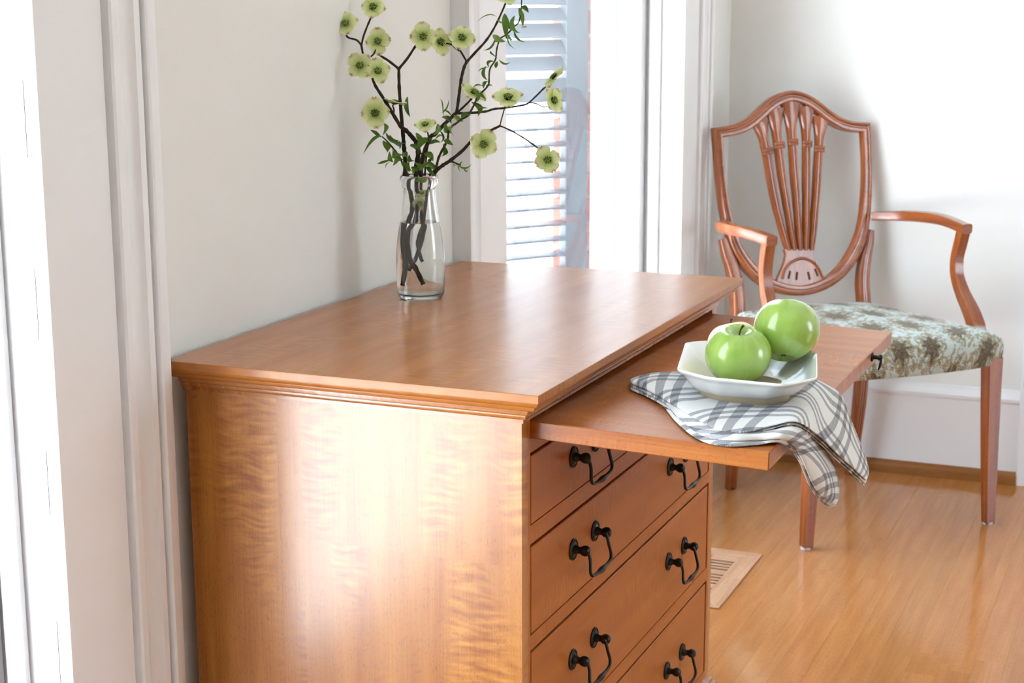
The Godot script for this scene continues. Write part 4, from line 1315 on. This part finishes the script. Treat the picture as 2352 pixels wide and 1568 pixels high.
func flower(o: Node3D, at: Vector3, nrm: Vector3, roll: float, rad: float, k: int) -> void:
	var f := Node3D.new()
	f.name = "flower"
	var z := nrm.normalized()
	var up := Vector3.UP if absf(z.y) < 0.95 else Vector3(0.38, 0, -0.9)
	var x := up.cross(z).normalized()
	var y := z.cross(x)
	f.transform = Transform3D(Basis(x, y, z) * Basis(Vector3(0, 0, 1), roll), at - o.position)
	o.add_child(f, true)
	var r := RandomNumberGenerator.new()
	r.seed = 900 + k
	for q in 4:
		var big := q % 2 == 0
		var len := rad * (1.02 if big else 0.94) * r.randf_range(0.93, 1.06)
		var wid := rad * (0.545 if big else 0.49) * r.randf_range(0.93, 1.07)
		var curl := r.randf_range(-0.10, 0.30)
		var cup := r.randf_range(0.05, 0.16)
		var twist := r.randf_range(-0.25, 0.25)
		var spot := r.randf_range(0.35, 1.0)
		var g := []
		var uv := []
		var cols := []
		for i in 9:
			var s := i / 8.0
			var row := PackedVector3Array()
			var ur := PackedVector2Array()
			var cr := PackedColorArray()
			var w := wid * pow(sin(PI * (0.09 + 0.81 * pow(s, 1.25))), 0.9)
			for j in 9:
				var t := (j - 4) / 4.0
				var al := s * len * (1.0 - 0.13 * pow(maxf(0.0, 1.0 - absf(t) * 1.9), 1.3) * smoothstep(0.7, 1.0, s))
				al -= len * 0.10 * absf(t) * absf(t) * smoothstep(0.55, 1.0, s)
				var h := cup * al * (1.0 - s * 0.2) + rad * 0.10 * t * t * s - curl * rad * s * s * s * 0.8 + twist * t * w * s * 0.8
				row.push_back(Vector3(t * w, al + rad * 0.04, h + 0.0004 * q + 0.0003 * r.randf_range(-1, 1)))
				ur.push_back(Vector2(s, t))
				var green := lin(186, 206, 100)
				var pale := lin(246, 247, 196)
				var c := green.lerp(pale, smoothstep(0.05, 0.75, s) * (0.75 + 0.25 * absf(t)))
				var vein := 0.5 + 0.5 * cos(t * 14.0)
				c = c.lerp(lin(205, 216, 135), 0.18 * vein)
				var d := Vector2(t * 1.3, (1.0 - s) * 3.6).length()
				c = c.lerp(lin(232, 205, 175), clampf(1.35 - d, 0.0, 0.7) * spot)
				c = c.lerp(lin(128, 88, 64), clampf((0.78 - d) * 2.4, 0.0, 0.95) * spot)
				cr.push_back(c)
			g.push_back(row)
			uv.push_back(ur)
			cols.push_back(cr)
		var b := Bld.new()
		b.sheet(g, 0.0006, uv, false)
		# vertex colours looked up by the texture coordinates just stored
		b.colored = true
		for i in b.t.size():
			b.c.push_back(cols[clampi(roundi(b.t[i].x * 8.0), 0, 8)][clampi(roundi(b.t[i].y * 4.0 + 4.0), 0, 8)])
		b.xf(0, Transform3D(Basis(Vector3(0, 0, 1), q * PI * 0.5 + r.randf_range(-0.09, 0.09)), Vector3.ZERO))
		obj("bract", b.mesh(80.0), M.bract, f)
	var c := Bld.new()
	c.colored = true
	for i in 24:
		var rr := sqrt((i + 0.4) / 24.0)
		var a := i * 2.39996
		var p := Vector3(cos(a) * rr, sin(a) * rr, 0) * rad * 0.27
		p.z = rad * (0.14 + 0.12 * sqrt(maxf(0.0, 1.0 - rr * rr * 0.85)))
		c.col = lin(58, 74, 32)
		var from := c.mark()
		c.lathe(PackedVector2Array([Vector2(0.0, -0.0016), Vector2(0.00105, -0.0010), Vector2(0.0012, 0.0), Vector2(0.0009, 0.0007)]), 7)
		c.solid(from)
		var f2 := c.mark()
		c.col = lin(172, 190, 110) if i % 3 else lin(110, 130, 60)
		c.lathe(PackedVector2Array([Vector2(0.0009, 0.0007), Vector2(0.0006, 0.0011), Vector2(0.0, 0.0012)]), 7)
		c.solid(f2)
		c.xf(from, Transform3D(Basis(Vector3(1, 0, 0), PI * 0.5) , p))
	var f3 := c.mark()
	c.col = lin(46, 60, 26)
	c.lathe(PackedVector2Array([Vector2(rad * 0.10, -rad * 0.06), Vector2(rad * 0.25, 0.0), Vector2(rad * 0.22, rad * 0.12), Vector2(0.0, rad * 0.2)]), 12)
	c.solid(f3)
	c.xf(f3, Transform3D(Basis(Vector3(1, 0, 0), PI * 0.5), Vector3.ZERO))
	obj("flower_centre", c.mesh(60.0), M.flower_centre, f)


func leaves(o: Node3D, a: Array, sd: int) -> void:
	var r := RandomNumberGenerator.new()
	r.seed = sd
	for i in range(0, a.size(), 7):
		var p := Vector3(a[i], a[i + 1], a[i + 2]) * 0.0001 - o.position
		var q := Vector3(a[i + 3], a[i + 4], a[i + 5]) * 0.0001 - o.position
		var w: float = a[i + 6] * 0.0001 * 0.58
		var d := (q - p) * 1.3
		var look := Vector3(0.38, 0.2, 0.9)
		var across := d.cross(look).normalized()
		var out := across.cross(d).normalized()
		var bend := across * d.length() * r.randf_range(-0.34, 0.34) + out * d.length() * r.randf_range(-0.12, 0.25)
		var tw := r.randf_range(-2.0, 2.0)
		var t0 := r.randf_range(-0.5, 0.5)
		var g := []
		var uv := []
		for m in 11:
			var s := m / 10.0
			var c := p + d * s + bend * (4.0 * s * (1.0 - s)) + out * sin(s * TAU * 0.8) * d.length() * 0.05
			var ww := w * pow(sin(PI * clampf(pow(s, 0.8) * 0.97 + 0.03, 0.0, 1.0)), 0.9)
			var ang := t0 + tw * (s - 0.5)
			var ax := across * cos(ang) + out * sin(ang)
			var nn := out * cos(ang) - across * sin(ang)
			var row := PackedVector3Array()
			var ur := PackedVector2Array()
			for e in 5:
				var t := (e - 2) / 2.0
				row.push_back(c + ax * t * ww + nn * t * t * ww * 0.35)
				ur.push_back(Vector2(s, t))
			g.push_back(row)
			uv.push_back(ur)
		var b := Bld.new()
		b.sheet(g, 0.0004, uv, false)
		obj("leaf", b.mesh(70.0), M["leaf_%d" % (r.randi() % 3 if i % 2 else r.randi() % 2)], o)


# ---------------------------------------------------------------- napkin, bowl, apples
func cubic_grid(a: Array, per_col: int, per_row: int) -> Array:      # three rows of control points
	var n := a.size() / 9
	var rows := []
	for r in 3:
		var p := PackedVector3Array()
		for c in n:
			var i := (r * n + c) * 3
			p.push_back(Vector3(a[i], a[i + 1], a[i + 2]) * 0.0001)
		rows.push_back(smooth(p, per_col))
	var m: int = rows[0].size()
	var g := []
	for k in per_row + 1:
		g.push_back(PackedVector3Array())
	for c in m:
		var q := PackedVector3Array([rows[0][c], rows[1][c], rows[2][c]])
		var s := smooth(q, per_row / 2)
		for k in per_row + 1:
			g[k].push_back(s[k])
	return g


func napkin() -> void:
	var o := thing("napkin", "plaid grey and white linen napkin folded under the bowl, hanging over the slide", "napkin", Vector3(0.15, 0.746, -0.25))
	var data := [[186, 7629, -2682, 212, 7605, -3132, 376, 7598, -3398, 646, 7589, -3581, 924, 7558, -3957, 1323, 7544, -4244, 1712, 7532, -4347, 2083, 7521, -4264, 2485, 7512, -3814, 2570, 7264, -4293, 2620, 6654, -5002, 2640, 5933, -5955, 236, 7638, -2551, 439, 7641, -2618, 739, 7643, -2523, 1084, 7634, -2374, 1465, 7603, -2245, 1855, 7592, -2213, 2194, 7590, -2357, 2487, 7591, -2474, 2620, 7362, -3051, 2720, 7014, -3605, 2740, 6506, -4480, 2720, 5893, -5637, 240, 7597, -2610, 636, 7598, -2227, 1080, 7598, -1702, 1514, 7609, -1150, 1906, 7609, -771, 2191, 7611, -778, 2397, 7633, -1064, 2638, 7648, -1313, 2760, 7329, -1994, 2840, 6913, -2776, 2840, 6447, -3840, 2800, 5959, -5010],
		[134, 7591, -2837, 160, 7567, -3290, 325, 7561, -3558, 598, 7551, -3743, 878, 7520, -4121, 1281, 7507, -4410, 1673, 7494, -4514, 2047, 7483, -4430, 2452, 7474, -3977, 2532, 7217, -4487, 2582, 6601, -5206, 2602, 5873, -6169, 204, 7600, -2631, 409, 7604, -2698, 710, 7605, -2603, 1056, 7596, -2455, 1439, 7565, -2326, 1830, 7554, -2294, 2171, 7553, -2439, 2464, 7553, -2557, 2582, 7302, -3215, 2682, 6950, -3778, 2702, 6437, -4661, 2682, 5818, -5826, 233, 7560, -2598, 628, 7560, -2219, 1071, 7560, -1699, 1504, 7571, -1151, 1896, 7572, -776, 2180, 7573, -783, 2387, 7595, -1069, 2628, 7610, -1319, 2722, 7253, -2132, 2802, 6832, -2922, 2802, 6361, -3992, 2762, 5868, -5166],
		[87, 7558, -2975, 114, 7534, -3431, 280, 7527, -3701, 555, 7518, -3887, 854, 7501, -4207, 1258, 7487, -4498, 1652, 7474, -4602, 2027, 7463, -4518, 2434, 7454, -4063, 2498, 7175, -4661, 2548, 6553, -5388, 2568, 5819, -6360, 175, 7567, -2703, 380, 7570, -2771, 682, 7572, -2677, 1029, 7562, -2528, 1414, 7532, -2400, 1806, 7520, -2369, 2149, 7519, -2514, 2444, 7519, -2632, 2548, 7250, -3359, 2648, 6894, -3930, 2668, 6376, -4820, 2648, 5752, -5991, 229, 7530, -2576, 618, 7527, -2217, 1060, 7527, -1700, 1493, 7537, -1157, 1884, 7538, -784, 2169, 7539, -792, 2376, 7561, -1077, 2617, 7576, -1328, 2688, 7189, -2250, 2768, 6763, -3046, 2768, 6288, -4121, 2728, 5791, -5299],
		[720, 7546, -2499, 1228, 7534, -1973, 1647, 7524, -1609, 1930, 7516, -1536, 2146, 7509, -1609, 2331, 7512, -1804, 2571, 7516, -1885, 2592, 7044, -2857, 2602, 6528, -3723, 2622, 6169, -4019, 2652, 5986, -3879, 642, 7558, -2462, 1140, 7588, -1724, 1513, 7590, -1229, 1870, 7592, -850, 2146, 7584, -766, 2404, 7575, -970, 2650, 7572, -1045, 2702, 7210, -1792, 2742, 6736, -2445, 2732, 6342, -3065, 2712, 6071, -3446, 536, 7540, -2628, 930, 7533, -1925, 1256, 7527, -1345, 1663, 7519, -793, 1996, 7510, -638, 2301, 7509, -805, 2574, 7522, -967, 2672, 7228, -1422, 2682, 6699, -2117, 2692, 6345, -2735, 2682, 6084, -3367],
		[683, 7516, -2618, 1194, 7504, -2089, 1615, 7494, -1723, 1901, 7486, -1649, 2118, 7479, -1723, 2300, 7478, -1935, 2541, 7481, -2020, 2558, 7000, -3020, 2568, 6479, -3894, 2588, 6117, -4193, 2618, 5932, -4053, 609, 7525, -2543, 1109, 7555, -1805, 1483, 7557, -1309, 1842, 7558, -930, 2119, 7551, -846, 2378, 7541, -1051, 2624, 7537, -1128, 2668, 7162, -1919, 2708, 6684, -2578, 2698, 6287, -3200, 2678, 6014, -3583, 532, 7521, -2587, 924, 7514, -1890, 1250, 7508, -1314, 1656, 7499, -766, 1988, 7490, -613, 2285, 7480, -815, 2554, 7488, -994, 2638, 7175, -1510, 2648, 6643, -2207, 2658, 6287, -2827, 2648, 6024, -3460],
		[683, 7516, -2618, 1194, 7504, -2089, 1615, 7494, -1723, 1901, 7486, -1649, 2118, 7479, -1723, 2295, 7472, -1958, 2527, 7465, -2084, 2535, 6970, -3130, 2545, 6447, -4010, 2565, 6082, -4311, 2595, 5896, -4171, 610, 7519, -2525, 1089, 7532, -1854, 1465, 7534, -1358, 1824, 7536, -978, 2102, 7528, -894, 2361, 7519, -1100, 2608, 7514, -1180, 2645, 7128, -2006, 2685, 6648, -2668, 2675, 6248, -3293, 2655, 5974, -3676, 551, 7521, -2492, 941, 7514, -1802, 1265, 7508, -1232, 1668, 7499, -689, 2000, 7490, -537, 2295, 7480, -738, 2549, 7472, -975, 2615, 7136, -1571, 2625, 6601, -2269, 2635, 6244, -2890, 2625, 5980, -3523]]
	var thick := [0.0034, 0.0032, 0.003, 0.003, 0.003, 0.003]
	for k in 6:
		var g := cubic_grid(data[k], 6, 12)
		var uv := []
		var m: int = g[0].size()
		var off := Vector2([0.0, 0.03, 0.06, 0.02, 0.05, 0.01][k], [0.004, 0.012, 0.03, 0.045, 0.01, 0.03][k])
		var along := PackedFloat32Array([0.0])
		for c in range(1, m):
			along.push_back(along[c - 1] + (g[6][c] - g[6][c - 1]).length())
		var across := PackedFloat32Array()
		across.resize(m)
		for r in 13:
			var ur := PackedVector2Array()
			for c in m:
				if r > 0:
					across[c] += (g[r][c] - g[r - 1][c]).length()
				ur.push_back(Vector2(along[c] + 0.25 * across[c], across[c]) + off)
			uv.push_back(ur)
		# soft ripples in the linen
		for r in 13:
			for c in m:
				g[r][c] += Vector3(0, 0.0007 * sin(c * 0.55 + r * 0.8 + k) + 0.0005 * sin(r * 1.9 - c * 0.2), 0) * sin(PI * r / 12.0)
		var b := Bld.new()
		b.sheet(g, thick[k], uv)
		part("fold", b.mesh(75.0), M.plaid_linen, o)


func octagon(scale: float, y: float, round_k: float, mid: Vector2, poly: PackedVector2Array, n: int, circle: float) -> PackedVector3Array:
	# the rim's outline, corners rounded, drawn in towards a circle of the same centre
	var r := PackedVector3Array()
	var m := poly.size()
	for i in m:
		var a := poly[(i + m - 1) % m]
		var p := poly[i]
		var c := poly[(i + 1) % m]
		var pa := p.lerp(a, minf(0.45, round_k / p.distance_to(a)))
		var pc := p.lerp(c, minf(0.45, round_k / p.distance_to(c)))
		for k in n:
			var t := k / float(n - 1)
			var q := pa.lerp(p, t).lerp(p.lerp(pc, t), t)
			var d := q - mid
			var e := d.lerp(d.normalized() * 0.098, circle) * scale
			r.push_back(Vector3(mid.x + e.x, y, mid.y + e.y))
	return r


func bowl_and_apples() -> void:
	var mid := Vector2(0.168, -0.272)
	var base := 0.7575
	var o := thing("bowl", "white glazed octagonal bowl with a bare clay foot on the napkin", "bowl", Vector3(mid.x, base, mid.y))
	var poly := PackedVector2Array([Vector2(0.104, -0.188), Vector2(0.150, -0.160), Vector2(0.241, -0.157), Vector2(0.271, -0.206), Vector2(0.240, -0.346), Vector2(0.200, -0.388), Vector2(0.110, -0.388), Vector2(0.066, -0.350)])
	var rings := []
	var top := 0.8010
	for l in [[0.60, base + 0.0095, 0.012, 0.5], [0.68, base + 0.0115, 0.014, 0.5], [0.775, base + 0.0165, 0.016, 0.42], [0.845, base + 0.0235, 0.016, 0.3], [0.89, base + 0.0310, 0.014, 0.15], [0.935, base + 0.0365, 0.012, 0.06], [0.985, top - 0.0045, 0.011, 0.0], [1.0, top - 0.0022, 0.010, 0.0], [0.998, top - 0.0004, 0.010, 0.0], [0.985, top, 0.010, 0.0],
			[0.965, top - 0.0012, 0.011, 0.0], [0.90, top - 0.006, 0.012, 0.1], [0.80, top - 0.016, 0.014, 0.35], [0.70, base + 0.021, 0.016, 0.6], [0.58, base + 0.0145, 0.016, 0.85], [0.40, base + 0.0122, 0.014, 1.0], [0.12, base + 0.012, 0.01, 1.0]]:
		rings.push_back(octagon(l[0], l[1], l[2], mid, poly, 6, l[3]))
	var b := Bld.new()
	b.loft(rings)
	part("dish", b.mesh(38.0), M.glazed_white, o)
	b = Bld.new()
	var fr := []
	for l in [[0.60, base - 0.0015, 0.5], [0.625, base - 0.0005, 0.5], [0.665, base + 0.0075, 0.5], [0.695, base + 0.0130, 0.5], [0.66, base + 0.0135, 0.5]]:
		fr.push_back(octagon(l[0], l[1], 0.016, mid, poly, 6, l[2]))
	b.loft(fr)
	part("foot", b.mesh(38.0), M.raw_clay, o, "bare clay foot")
	apple("green apple at the front of the white bowl, stem showing", Vector3(0.1555, 0.8045, -0.2770), 0.0412, 0.0385, Vector3(0.10, 1.0, 0.22), M.apple_skin, 5, true)
	apple("green apple tilted on its side against the bowl's right rim", Vector3(0.2010, 0.8285, -0.3385), 0.0425, 0.0405, Vector3(-0.05, 0.97, -0.55), M.apple_skin, 6, false)
	apple("pale yellow apple almost hidden behind the front green apple", Vector3(0.1275, 0.7985, -0.3620), 0.0345, 0.032, Vector3(-0.3, 1.0, -0.2), M.yellow_apple_skin, 7, true)


func apple(label: String, at: Vector3, r: float, h: float, axis: Vector3, skin: Material, sd: int, with_stem: bool) -> void:
	var o := thing("apple", label, "apple", at, "apples in the white bowl")
	var y := axis.normalized()
	var x := y.cross(Vector3(0, 0, 1)).normalized()
	o.transform = Transform3D(Basis(x, y, x.cross(y)), at)
	var b := Bld.new()
	var nu := 48
	var nv := 30
	var g := []
	for i in nv + 1:
		var row := PackedVector3Array()
		var a := PI * i / nv
		for k in nu + 1:
			var th := TAU * k / nu
			# a dimple at the stem, a smaller one with five lobes below
			var rr := sin(a) * r * (1.0 + 0.05 * cos(a))
			var yy := cos(a) * h
			yy -= h * 0.30 * exp(-pow(rr / (r * 0.27), 2.0)) * (1.0 if cos(a) > 0.0 else 0.0)
			yy += h * 0.20 * exp(-pow(rr / (r * 0.24), 2.0)) * (1.0 if cos(a) < 0.0 else 0.0)
			var lobe := 1.0 + 0.018 * cos(th * 5.0 + sd) * smoothstep(0.2, 1.0, -cos(a)) + 0.016 * cos(th * 2.0 + sd * 1.7) + 0.012 * cos(th * 3.0 - sd)
			yy += 0.012 * h * cos(th + sd) * sin(a)
			row.push_back(Vector3(rr * lobe * cos(th), yy, rr * lobe * sin(th)))
		g.push_back(row)
	for i in nv:
		for k in nu:
			b.quad(g[i][k], g[i + 1][k], g[i + 1][k + 1], g[i][k + 1], Vector2(k / float(nu), i / float(nv)), Vector2(k / float(nu), (i + 1) / float(nv)), Vector2((k + 1) / float(nu), (i + 1) / float(nv)), Vector2((k + 1) / float(nu), i / float(nv)))
	b.solid(0)
	obj("skin", b.mesh(80.0), skin, o)
	if with_stem:
		b = Bld.new()
		b.tube(smooth(PackedVector3Array([Vector3(0, h * 0.66, 0), Vector3(0.0004, h * 0.80, 0), Vector3(0.0018, h * 0.95, 0), Vector3(0.0045, h * 1.08, 0)]), 4), spread([0.0012, 0.0010, 0.0011, 0.0019], 13), 8)
		obj("apple_stem", b.mesh(60.0), M.apple_stem, o)
	b = Bld.new()
	for k in 5:
		var a := TAU * k / 5.0
		b.tube(PackedVector3Array([Vector3(0, -h * 0.79, 0), Vector3(cos(a) * 0.002, -h * 0.83, sin(a) * 0.002), Vector3(cos(a) * 0.0035, -h * 0.82, sin(a) * 0.0035)]), PackedFloat32Array([0.0008, 0.0007, 0.0003]), 5)
	obj("calyx", b.mesh(60.0), M.apple_stem, o)
